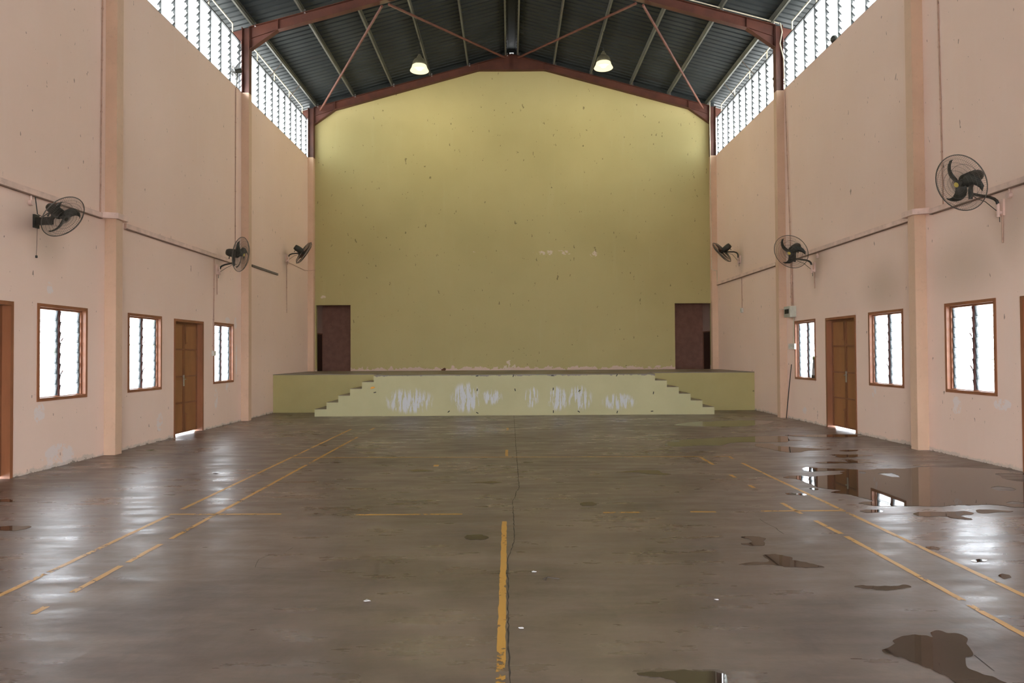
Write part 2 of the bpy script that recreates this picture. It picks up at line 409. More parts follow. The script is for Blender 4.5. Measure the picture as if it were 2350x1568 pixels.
# roof: two ribbed sheets with eaves, ridge capping
def sheet(sd):
    xe = (XL - 1.15) if sd < 0 else (XR + 1.15)
    xi = XC + sd * .15
    mb = MB(); y = YN - .3; pitch_, h = .20, .032
    prof = []
    while y < 22.6:
        prof += [(y, 0), (y + .135, 0), (y + .15, h), (y + .185, h)]; y += pitch_
    prof.append((y, 0)); v = []; fc = []
    for (yy, dh) in prof:
        v += [(xi, yy, zr(xi) + .158 + dh), (xe, yy, zr(xe) + .158 + dh)]
    for i in range(len(prof) - 1): fc.append((2 * i, 2 * i + 1, 2 * i + 3, 2 * i + 2))
    n = len(v); v += [(a, b, c + .004) for a, b, c in v]; fc += [tuple(q + n for q in reversed(F)) for F in fc]
    k = len(prof)
    fc += [(0, 1, 1 + n, n), (2 * k - 2, 2 * k - 1, 2 * k - 1 + n, 2 * k - 2 + n)]
    mb.add(v, fc); return mb
a = sheet(-1); b = sheet(1); a.add(b.v, b.f)
ceil = tag(a.build('ceiling', M['roof']), 'ribbed blue grey metal roof sheeting', 'ceiling', kind='structure')
rc = MB().prism([(XC - .36, zr(XC - .36) + .155), (XC - .1, zr(XC) + .24), (XC + .1, zr(XC) + .24), (XC + .36, zr(XC + .36) + .155), (XC + .36, zr(XC + .36) + .2), (XC, zr(XC) + .31), (XC - .36, zr(XC - .36) + .2)], 'Y', YN - .3, 22.4)
rc.build('ridge_capping', M['roof'], ceil)
MB().prism([(XC - .36, zr(XC) + .04), (XC - .08, zr(XC) + .13), (XC + .08, zr(XC) + .13), (XC + .36, zr(XC) + .04), (XC + .36, zr(XC) + .30), (XC - .36, zr(XC) + .30)], 'Y', YE + .065, YE + .08).build('ridge_end_plate', M['roof'], ceil)
for sd in (-1, 1):
    xa, xb = XC + sd * .07, (XL if sd < 0 else XR)
    MB().prism([(xa, zr(xa) - .08), (xb, zr(xb) - .08), (xb, zr(xb) + .175), (xa, zr(xa) + .175)], 'Y', YE + .02, YE + .06).build('gable_flashing', M['roof'], ceil)

# ------------------------------------------------------------------ purlins
def purlin(x, label):
    z = zr(x); w = .055; h = .15; mb = MB()
    mb.box(x - w / 2, x - w / 2 + .006, YN, YE - .004, z, z + h)
    mb.box(x - w / 2, x + w / 2, YN, YE - .004, z, z + .008)
    mb.box(x - w / 2, x + w / 2, YN, YE - .004, z + h - .008, z + h)
    mb.box(x + w / 2 - .006, x + w / 2, YN, YE - .004, z, z + .03)
    return tag(mb.build('roof_purlin', M['galv'], origin=(x, 8, z)), label, 'purlin', 'galvanised purlins under the roof sheet')
names = ['at the left eave above the louvres', 'second from the left eave', 'third from the left eave', 'carrying the left hanging lamp', 'next to the ridge on the left slope', 'at the ridge, left of the pair',
         'at the ridge, right of the pair', 'next to the ridge on the right slope', 'carrying the right hanging lamp', 'third from the right eave', 'second from the right eave', 'at the right eave above the louvres']
for x, nm in zip([-6.13, -4.94, -3.71, -2.50, -1.29, -.085, .303, 1.457, 2.63, 3.91, 5.11, 6.33], names):
    purlin(x, 'grey steel roof purlin ' + nm)
for x, nm in ((XL - 1.0, 'outside the left wall at the roof overhang'), (XR + 1.0, 'outside the right wall at the roof overhang')):
    purlin(x, 'grey steel purlin ' + nm)

# ------------------------------------------------------------------ red portal frames
def frame(y, label, braces=True):
    t = thing('steel_portal_frame', (XC, y, ZW), label, 'steel frame', 'red steel portal frames')
    w = .15
    for sd in (-1, 1):
        x = XL if sd < 0 else XR; xi = x - sd * PD
        c = MB(); top = zr(xi) - .02
        c.box(x - sd * .012, xi + sd * .012, y + .08, y + .092, ZW - .02, top)
        c.box(x, x - sd * .012, y, y + .175, ZW - .02, top); c.box(xi, xi + sd * .012, y, y + .175, ZW - .02, top)
        c.build('column', M['steel'], t)
        # outrigger carrying the eaves
        o = MB(); xo = x + sd * 1.05
        o.prism([(x, zr(x) - .30), (xo, zr(xo) - .12), (xo, zr(xo) - .004), (x, zr(x) - .004)], 'Y', y + .075, y + .09)
        o.prism([(x, zr(x) - .31), (xo, zr(xo) - .13), (xo, zr(xo) - .12), (x, zr(x) - .30)], 'Y', y + .02, y + .15)
        o.build('eaves_outrigger', M['steel'], t)
        # rafter with eaves haunch and apex haunch
        hx = XC + (-5.60 + -.03 if sd < 0 else 5.60 + .03); ax = XC + sd * 1.06
        zt = lambda q: zr(q) - .003
        low = [(xi, 8.88), (hx, zr(hx) - .262), (ax, zr(ax) - .235), (XC, zr(ax) - .238)]
        up = [(XC, zt(XC)), (xi, zt(xi))]
        r = MB(); r.prism(low + up, 'Y', y + .082, y + .092)
        for k in range(3):
            (xa, za), (xb, zb) = low[k], low[k + 1]
            r.prism([(xa, za), (xb, zb), (xb, zb + .012), (xa, za + .012)], 'Y', y + .015, y + .16)
        r.prism([(xi, zt(xi) - .012), (XC, zt(XC) - .012), (XC, zt(XC)), (xi, zt(xi))], 'Y', y + .015, y + .16)
        for q in (hx, ax):   # stiffener plates
            r.box(q - .006, q + .006, y + .02, y + .155, zr(q) - .25, zr(q) - .01)
        r.box(xi + -sd * .006, xi - sd * .018, y + .02, y + .155, 8.9, zr(xi) - .02)
        r.prism([(xi, 9.16), (hx, zr(hx) - .235), (hx, zr(hx) - .228), (xi, 9.17)], 'Y', y + .05, y + .12)
        r.build('rafter', M['steel'], t)
    MB().box(XC - .006, XC + .006, y + .01, y + .165, zr(XC) - .5, zr(XC) - .01).build('apex_plate', M['steel'], t)
    for x in [-6.13, -4.94, -3.71, -2.50, -1.29, -.085, .303, 1.457, 2.63, 3.91, 5.11, 6.33]:
        MB().box(x + .03, x + .075, y + .06, y + .065, zr(x) - .01, zr(x) + .09).box(x + .03, x + .075, y + .02, y + .06, zr(x) - .003, zr(x) + .003).build('purlin_cleat', M['chrome'], t)
    return t
frame(16.33, 'red steel portal frame crossing the top of the photo, the nearer one')
frame(21.72, 'red steel portal frame against the olive gable wall')
# roof bracing rods
for p, q, lb in (((-3.05, 16.48, 9.98), (-5.97, 21.7, 9.33), 'rusty red brace rod from the near rafter down to the far left eave'),
                 ((-2.88, 16.48, 10.02), (-.10, 21.7, 10.98), 'rusty red brace rod from the near rafter to the ridge, left side'),
                 ((3.27, 16.48, 9.98), (6.18, 21.7, 9.33), 'rusty red brace rod from the near rafter down to the far right eave'),
                 ((3.10, 16.48, 10.02), (.32, 21.7, 10.98), 'rusty red brace rod from the near rafter to the ridge, right side')):
    tag(MB().tube([p, q], .032, 8).build('roof_brace', M['brace'], origin=q), lb, 'brace rod', 'diagonal roof brace rods')

# ------------------------------------------------------------------ clerestory louvre windows
wn = [0]
def side_name(sd): return 'left' if sd < 0 else 'right'
def clerestory(sd, y0, y1, missing=None, bay=''):
    wn[0] += 1
    x = XL if sd < 0 else XR; xm = x + sd * .05
    t = thing('window_%d' % wn[0], (xm, y0, ZW), 'band of tilted glass louvres high in the %s wall, %s' % (side_name(sd), bay), 'window', kind='structure')
    fr = MB(); fr.box(xm - .04, xm + .04, y0, y1, ZW - .01, ZW + .02); fr.box(xm - .04, xm + .04, y0, y1, ZC - .01, ZC + .02)
    fr.build('window_frame', M['clip'], t)
    n = max(1, round((y1 - y0) / .526)); w = (y1 - y0) / n
    for k in range(n + 1):
        ym = y0 + k * w; mb = MB(); mb.box(xm - .02, xm + .02, ym - .007, ym + .007, ZW, ZC)
        mu = mb.build('mullion', M['clip'], t)
        cl = MB()
        for j in range(8):
            zt = ZC - .03 - j * .1475
            for s2 in (-1, 1):
                yy = ym + s2 * .012
                cl.bar((xm - sd * .01, yy, zt), (xm + sd * .10, yy, zt - .125), .008, .022, up=(sd, 0, 1))
            cl.box(xm - .018, xm + .012, ym - .012, ym + .012, zt - .012, zt + .012)
        cl.build('louvre_clip', M['clip'], mu)
    g = MB()
    for k in range(n):
        ya, yb2 = y0 + k * w + .016, y0 + (k + 1) * w - .016
        for j in range(8):
            if missing and (k, j) in missing: continue
            zt = ZC - .025 - j * .1475; tl = random.uniform(-.008, .008)
            pa = (xm - sd * .012, zt); pb = (xm + sd * (.108 + tl), zt - .138 + tl)
            g.prism([pa, pb, (pb[0] + sd * .004, pb[1] + .004), (pa[0] + sd * .004, pa[1] + .004)], 'Y', ya, yb2)
    g.build('louvre_glass', M['hi'], t)
    # cream tube frame of the open strip above the louvres
    tr = MB(); zt = 9.30; ye = y1 - .40; ys = y0 + .15
    tr.box(xm - .012, xm + .012, ys, ye, zt - .014, zt + .014)
    q = ye
    while q > ys: tr.box(xm - .012, xm + .012, q - .012, q + .012, ZC + .02, zt); q -= 1.27
    tr.build('transom_tube', M['cream'], t)
    st = MB()
    for q in (.36, .66):
        yy = y0 + (y1 - y0) * q
        st.tube([(x - sd * .25, yy + .1, zr(x - sd * .25)), (xm - sd * .03, yy - .05, ZC)], .012, 6)
    st.build('eave_strut', M['trunk_dk'], t)
bays = ['in the bay at the near end behind the camera', 'in the bay beside the camera', 'in the second bay from the near end', 'in the bay before the near steel frame', 'in the bay nearest the stage']
for sd in (-1, 1):
    for i, (y0, y1) in enumerate(CL):
        ms = None
        if i == 3 and sd < 0: ms = {(9, j) for j in range(4, 8)}
        if i == 4 and sd > 0: ms = {(0, j) for j in range(5, 8)}
        clerestory(sd, y0, y1, ms, bays[i])

# ------------------------------------------------------------------ ground floor windows and doors
WL = ['', '', '', '', 'beside the door at the edge of view', 'nearest the camera', 'between the pilaster and the middle door', 'between the middle door and the stage']
def low_window(sd, y0, y1, label):
    wn[0] += 1
    x = XL if sd < 0 else XR; s = sd
    t = thing('window_%d' % wn[0], (x, y0, WZ0), label, 'window', kind='structure')
    fr = MB(); a, b = x - s * .012, x + s * .12; w = .045
    fr.box(a, b, y0, y0 + w, WZ0, WZ1); fr.box(a, b, y1 - w, y1, WZ0, WZ1)
    fr.box(a, b, y0 + w, y1 - w, WZ0, WZ0 + w); fr.box(a, b, y0 + w, y1 - w, WZ1 - w, WZ1)
    c, d = x + s * .045, x + s * .12; w2 = .07     # rebate
    fr.box(c, d, y0 + w, y0 + w2, WZ0 + w, WZ1 - w); fr.box(c, d, y1 - w2, y1 - w, WZ0 + w, WZ1 - w)
    fr.box(c, d, y0 + w2, y1 - w2, WZ1 - w2, WZ1 - w); fr.box(c, d, y0 + w2, y1 - w2, WZ0 + w, WZ0 + .055)
    fr.build('window_frame', M['wood'], t)
    ym = (y0 + y1) / 2; xp = x + s * .085
    MB().box(xp - .03, xp + .03, ym - .016, ym + .016, WZ0 + .055, WZ1 - w2).build('mullion', M['mull'], t)
    za, zb = WZ0 + .058, WZ1 - w2 - .002; n = 8; h = (zb - za) / n
    for (ya, yc) in ((y0 + w2, ym - .016), (ym + .016, y1 - w2)):
        for yy, dr in ((ya, 1), (yc, -1)):
            cl = MB(); cl.box(xp - .018, xp + .018, yy, yy + dr * .012, za, zb)
            for j in range(n):
                zt = zb - j * h
                cl.bar((xp - s * .012, yy + dr * .018, zt - .002), (xp + s * .014, yy + dr * .018, zt - h * .97), .012, .036, up=(s, 0, .3))
            cl.build('louvre_clip', M['alu'], t)
        g = MB(); ge = MB()
        for j in range(n):
            zt = zb - j * h; dx = random.uniform(-.004, .004)
            pa = (xp - s * .012, zt + .004); pb = (xp + s * (.016 + dx), zt - h - .010)
            g.prism([pa, pb, (pb[0] + s * .005, pb[1]), (pa[0] + s * .005, pa[1])], 'Y', ya + .02 * 1, yc - .02)
            ge.box(pb[0] - s * .002, pb[0] + s * .008, ya + .02, yc - .02, pb[1] - .009, pb[1])
            ge.box(pa[0] - s * .002, pa[0] + s * .007, ya + .02, yc - .02, pa[1], pa[1] + .004)
        gl_ = g.build('louvre_glass', M['lo'], t); ge.build('glass_edge', M['edge'], gl_)
        hd = MB()
        for zz in (za + h * 2, za + h * 5.1):
            hd.bar((xp - s * .02, ya + .03, zz), (xp - s * .05, ya + .035, zz + .05), .008, .012)
        hd.build('louvre_lever', M['mull'], t)
for sd in (-1, 1):
    for i, (y0, y1) in enumerate(WIN):
        if i < 4: lb = 'wooden louvre window in the %s wall behind the camera, %s' % (side_name(sd), ['furthest back', 'second from the back', 'third from the back', 'beside the camera'][i])
        else: lb = 'brown framed louvre window low in the %s wall, %s' % (side_name(sd), WL[i])
        low_window(sd, y0, y1, lb)

dn = [0]
def door(sd, y0, y1, label):
    dn[0] += 1
    x = XL if sd < 0 else XR; s = sd
    t = thing('door_%d' % dn[0], (x, y0, 0), label, 'door', kind='structure')
    fr = MB(); a, b, w = x - s * .012, x + s * .16, .05
    fr.box(a, b, y0, y0 + w, 0, DZ); fr.box(a, b, y1 - w, y1, 0, DZ); fr.box(a, b, y0 + w, y1 - w, DZ - w, DZ)
    fr.build('door_frame', M['wood'], t)
    ym = (y0 + y1) / 2; xa = x + s * .115; xb = x + s * .15; z0, z1 = .032, DZ - w
    for (ya, yc, lead) in ((y0 + w + .003, ym - .002, 0), (ym + .002, y1 - w - .003, 1)):
        lf = MB().box(xa, xb, ya, yc, z0, z1).build('door_leaf', M['leaf'], t)
        bt = MB(); w3 = .038
        bt.box(xa - s * .016, xa, ya, ya + w3, z0, z1); bt.box(xa - s * .016, xa, yc - w3, yc, z0, z1)
        bt.box(xa - s * .016, xa, ya + w3, yc - w3, z1 - w3, z1); bt.box(xa - s * .016, xa, ya + w3, yc - w3, z0, z0 + .03)
        for fz in (.27, .51, .755):
            zz = z0 + (z1 - z0) * fz; bt.box(xa - s * .016, xa, ya + w3, yc - w3, zz - .016, zz + .016)
        bt.build('batten', M['stile'], lf)
    bo = MB(); xh = xa - s * .024
    yb_ = ym + .035
    bo.box(xh, xh - s * .012, yb_ - .006, yb_ + .006, .06, .42); bo.box(xh, xh - s * .012, yb_, yb_ + .06, .38, .395)
    bo.box(xh, xh - s * .012, yb_ - .006, yb_ + .006, 1.78, 2.15); bo.box(xh, xh - s * .012, yb_, yb_ + .06, 1.80, 1.815)
    bo.build('door_bolt', M['stile'], t)
    hd = MB(); yh = ym - .02; hd.box(xa - s * .016, xa - s * .024, yh - .022, yh + .022, .95, 1.17)
    hd.tube([(xa - s * .02, yh, 1.09), (xa - s * .06, yh, 1.09), (xa - s * .065, yh - .03, 1.09), (xa - s * .065, yh - .11, 1.085)], .009, 8)
    hd.build('door_handle', M['chrome'], t)
for sd in (-1, 1):
    for i, (y0, y1) in enumerate(DOOR):
        lb = ['brown double door in the %s wall at the near end behind the camera', 'brown double door in the %s wall beside the camera', 'brown double door in the %s wall at the edge of view', 'brown battened double door in the %s wall between two louvre windows'][i] % side_name(sd)
        door(sd, y0, y1, lb)
# inner doors of the back corridor
for x, s in ((XL, -1), (XR, 1)):
    dn[0] += 1
    t = thing('door_%d' % dn[0], (x, 22.5, 0), 'dark door in the corridor seen through the %s stage doorway' % side_name(s), 'door', kind='structure')
    MB().box(x - s * .02, x - s * .001, 22.36, 23.30, 0, 2.24).build('door_leaf', M['darkwood'], t)
    fr = MB(); fr.box(x - s * .03, x - s * .001, 23.30, 23.34, 0, 2.28); fr.box(x - s * .03, x - s * .001, 22.32, 23.30, 2.24, 2.28); fr.build('door_frame', M['wood'], t)

# ------------------------------------------------------------------ stage
YS, YB = 18.54, 17.37
sx1, sx2, sx3, sx4 = -4.93, 5.157, -3.44, 3.665
st = thing('stage', (0, YB, 0), 'concrete stage with yellow front and mirrored side steps', 'stage')
MB().box(XL + .001, XR - .001, YS, YE - .001, 0.001, DK - .02).build('platform', M['stage_dk'], st)
MB().box(XL + .001, XR - .001, YS - .004, YE - .001, DK - .02, DK).box(sx3 + .004, sx4 - .004, YB + .01, YS - .004, DK - .02, DK).build('deck', M['deck'], st)
fb = MB().box(sx3, sx4, YB, YS, 0.001, DK - .02).build('front_block', M['stage_lt'], st)
rz = [.187 + .1696 * i for i in range(5)]; tw = (sx3 - sx1) / 5; tw2 = (sx2 - sx4) / 5
for i in range(5):
    for a, b in ((sx1 + i * tw, sx1 + (i + 1) * tw), (sx2 - (i + 1) * tw2, sx2 - i * tw2)):
        s = MB().box(a, b, YB, YS, 0.001, rz[i] - .006).build('step', M['stage_lt'], st)
        MB().box(a + .002, b - .002, YB + .004, YS, rz[i] - .006, rz[i]).build('tread', M['deck'], s)
def tapes():
    for x, z, an in ((-3.41, .60, 80), (-.83, .65, 10), (.126, .645, -15), (1.09, .662, 5), (-1.55, .106, 50), (-.83, .07, -60), (1.09, .09, 0), (1.73, .087, -55), (2.7, .07, 15), (3.58, .087, 85), (3.62, .548, 10), (1.75, .614, 40), (2.7, 1.0, 30), (1.07, 1.0, 85), (.084, 1.0, 15), (-.83, 1.0, 80)):
        Mx = Matrix.Translation((x, YB - .002, z)) @ Matrix.Rotation(math.radians(an), 4, 'Y')
        MB().box(-.011, .011, -.0015, .0015, -.032, .032, Mx).build('tape_scrap', M['tape'], fb)
tapes()
MB().prism([(-3.53, .71), (-3.49, .74), (-3.43, .745), (-3.40, .72), (-3.44, .70), (-3.50, .69)], 'Y', YB - .003, YB - .0005).build('orange_sticker', M['orange'], st)

# ------------------------------------------------------------------ court lines, cracks
def line(a, b, w=.045):
    a, b = Vector((*a, 0)), Vector((*b, 0)); d = (b - a).normalized(); n = Vector((-d.y, d.x, 0)) * w / 2
    L = (b - a).length; k = max(2, int(L / .07)); v = []; fc = []
    for i in range(k + 1):
        p = a + (b - a) * i / k; j = .0035
        v += [p + n + Vector((random.uniform(-j, j), random.uniform(-j, j), .0015)), p - n + Vector((random.uniform(-j, j), random.uniform(-j, j), .0015))]
    for i in range(k): fc.append((2 * i, 2 * i + 1, 2 * i + 3, 2 * i + 2))
    MB().add(v, fc).build('court_line', M['line'], fl)
xo, xi_ = -3.32, -2.88
for a, b in (((xo, 1.5), (xo, 6.70)), ((xo, 6.98), (xo, 9.0)), ((xo, 9.05), (xo, 11.4)), ((xo, 11.5), (xo, 14.4)),
             ((xi_, 4.55), (xi_, 5.12)), ((xi_, 5.2), (xi_, 5.70)), ((xi_, 5.86), (xi_, 13.0)), ((xi_, 4.18), (xi_, 4.30)), ((xi_, 14.2), (xi_, 14.6)),
             ((-3.34, 6.76), (-2.237, 6.74)), ((-1.5, 6.69), (-.47, 6.69)), ((.9, 6.72), (1.25, 6.72)), ((1.75, 6.73), (2.0, 6.72)), ((2.45, 6.74), (3.24, 6.74)),
             ((-3.29, 10.43), (3.27, 10.29)), ((3.25, 9.68), (3.25, 3.2)), ((3.27, 10.31), (3.25, 10.05)),
             ((2.82, 10.22), (2.81, 9.54)), ((2.79, 8.75), (2.79, 8.55)), ((2.79, 8.05), (2.79, 7.9)), ((2.79, 7.1), (2.79, 6.62)), ((2.80, 6.35), (2.82, 5.88)), ((2.82, 5.80), (2.81, 4.30)), ((2.80, 4.22), (2.79, 3.2)),
             ((-.058, 10.45), (-.058, 11.15)), ((-.055, 14.0), (-.055, 14.45)), ((-.060, 6.395), (-.052, 2.6))):
    line(a, b)
MB().box(-1.07, -1.00, 9.55, 9.68, 0, .0016).build('court_line', M['line'], fl)
CR = [[(.093, 17.3), (0.093, 13.082), (0.094, 10.783), (0.098, 9.172), (0.097, 7.93), (0.062, 7.78), (0.05, 7.496), (0.02, 7.276), (0.026, 6.612), (0.028, 6.15), (0.029, 5.748), (0.006, 5.493), (-0.021, 5.26), (-0.024, 5.129), (-0.022, 4.664), (-0.018, 4.053), (-0.014, 3.585), (-0.006, 3.268), (0, 3.056)],
      [(-1.355, 4.972), (-1.239, 5.01), (-1.105, 5.089), (-0.888, 5.169), (-0.696, 5.195), (-0.495, 5.147), (-0.237, 5.198), (-0.054, 5.216)],
      [(2.314, 6.424), (2.316, 6.278), (2.328, 6.183), (2.339, 6.09), (2.327, 5.942), (2.333, 5.828)],
      [(2.361, 3.525), (2.346, 3.427), (2.337, 3.352), (2.328, 3.28)],
      [(-1.756, 5.581), (-1.773, 5.459), (-1.859, 5.39), (-1.918, 5.255), (-1.873, 5.062), (-1.73, 5.018), (-1.556, 5.026)]]
for ci, c in enumerate(CR):
    pts = []
    for i in range(len(c) - 1):
        a, b = Vector((*c[i], 0)), Vector((*c[i + 1], 0)); k = max(1, int((b - a).length / .05))
        for q in range(k): pts.append(a + (b - a) * q / k + Vector((random.uniform(-.004, .004), random.uniform(-.004, .004), 0)))
    w = .0035 if ci == 0 else .0022; v = []; fc = []
    for p in pts:
        e = w * random.uniform(.5, 1.4); v += [p + Vector((-e, 0, .0012)), p + Vector((e, .0 + e * .5, .0012))]
    for i in range(len(pts) - 1): fc.append((2 * i, 2 * i + 1, 2 * i + 3, 2 * i + 2))
    MB().add(v, fc).build('floor_crack', M['crack'], fl)

# ------------------------------------------------------------------ puddles
def smooth(poly, n=5):
    out = []; m = len(poly)
    for i in range(m):
        p0, p1, p2, p3 = [Vector(poly[(i + k) % m]) for k in (-1, 0, 1, 2)]
        for q in range(n):
            t = q / n
            c = .5 * ((2 * p1) + (p2 - p0) * t * .8 + (2 * p0 - 5 * p1 + 4 * p2 - p3) * t * t * .8 + (3 * p1 - p0 - 3 * p2 + p3) * t ** 3 * .8) if False else p1.lerp(p2, t)
            out.append(c)
    # one round of corner cutting, then a little ripple along the rim
    res = []
    for i in range(len(out)):
        a, b, c = out[i - 1], out[i], out[(i + 1) % len(out)]
        res.append((a + b * 2 + c) / 4)
    for i in range(len(res)):
        a = res[i]; k = math.sin(a.x * 37 + a.y * 23) * .006 + math.sin(a.x * 83 - a.y * 61) * .004
        res[i] = Vector((min(a.x + k, XR - .03), a.y + k * .8))
    return res
def puddle(poly, label, holes=()):
    P = [smooth(poly)] + [smooth(h) for h in holes]
    loops = [[Vector((p.x, p.y, 0)) for p in L] for L in P]
    tris = tessellate_polygon(loops); pts = [p for L in loops for p in L]
    cx = sum(p.x for p in loops[0]) / len(loops[0]); cy = sum(p.y for p in loops[0]) / len(loops[0])
    n = len(pts); mb = MB()
    v = [Vector((p.x, p.y, .0028)) for p in pts] + [Vector((p.x, p.y, .0)) for p in pts]
    fc = [tuple(t) for t in tris]; k = 0
    for L in loops:
        m = len(L)
        for i in range(m): fc.append((k + i, k + (i + 1) % m, k + (i + 1) % m + n, k + i + n))
        k += m
    me = bpy.data.meshes.new('puddle')
    # keep the water surface facing up
    up = []
    for t in fc[:len(tris)]:
        a, b, c = (v[i] for i in t)
        up.append(t if (b - a).cross(c - a).z > 0 else (t[0], t[2], t[1]))
    me.from_pydata([(p.x - cx, p.y - cy, p.z) for p in v], [], up + fc[len(tris):])
    o = bpy.data.objects.new('puddle', me); COL.objects.link(o); o.location = (cx, cy, 0); me.materials.append(M['water'])
    return tag(o, label, 'puddle', 'rain puddles on the hall floor')
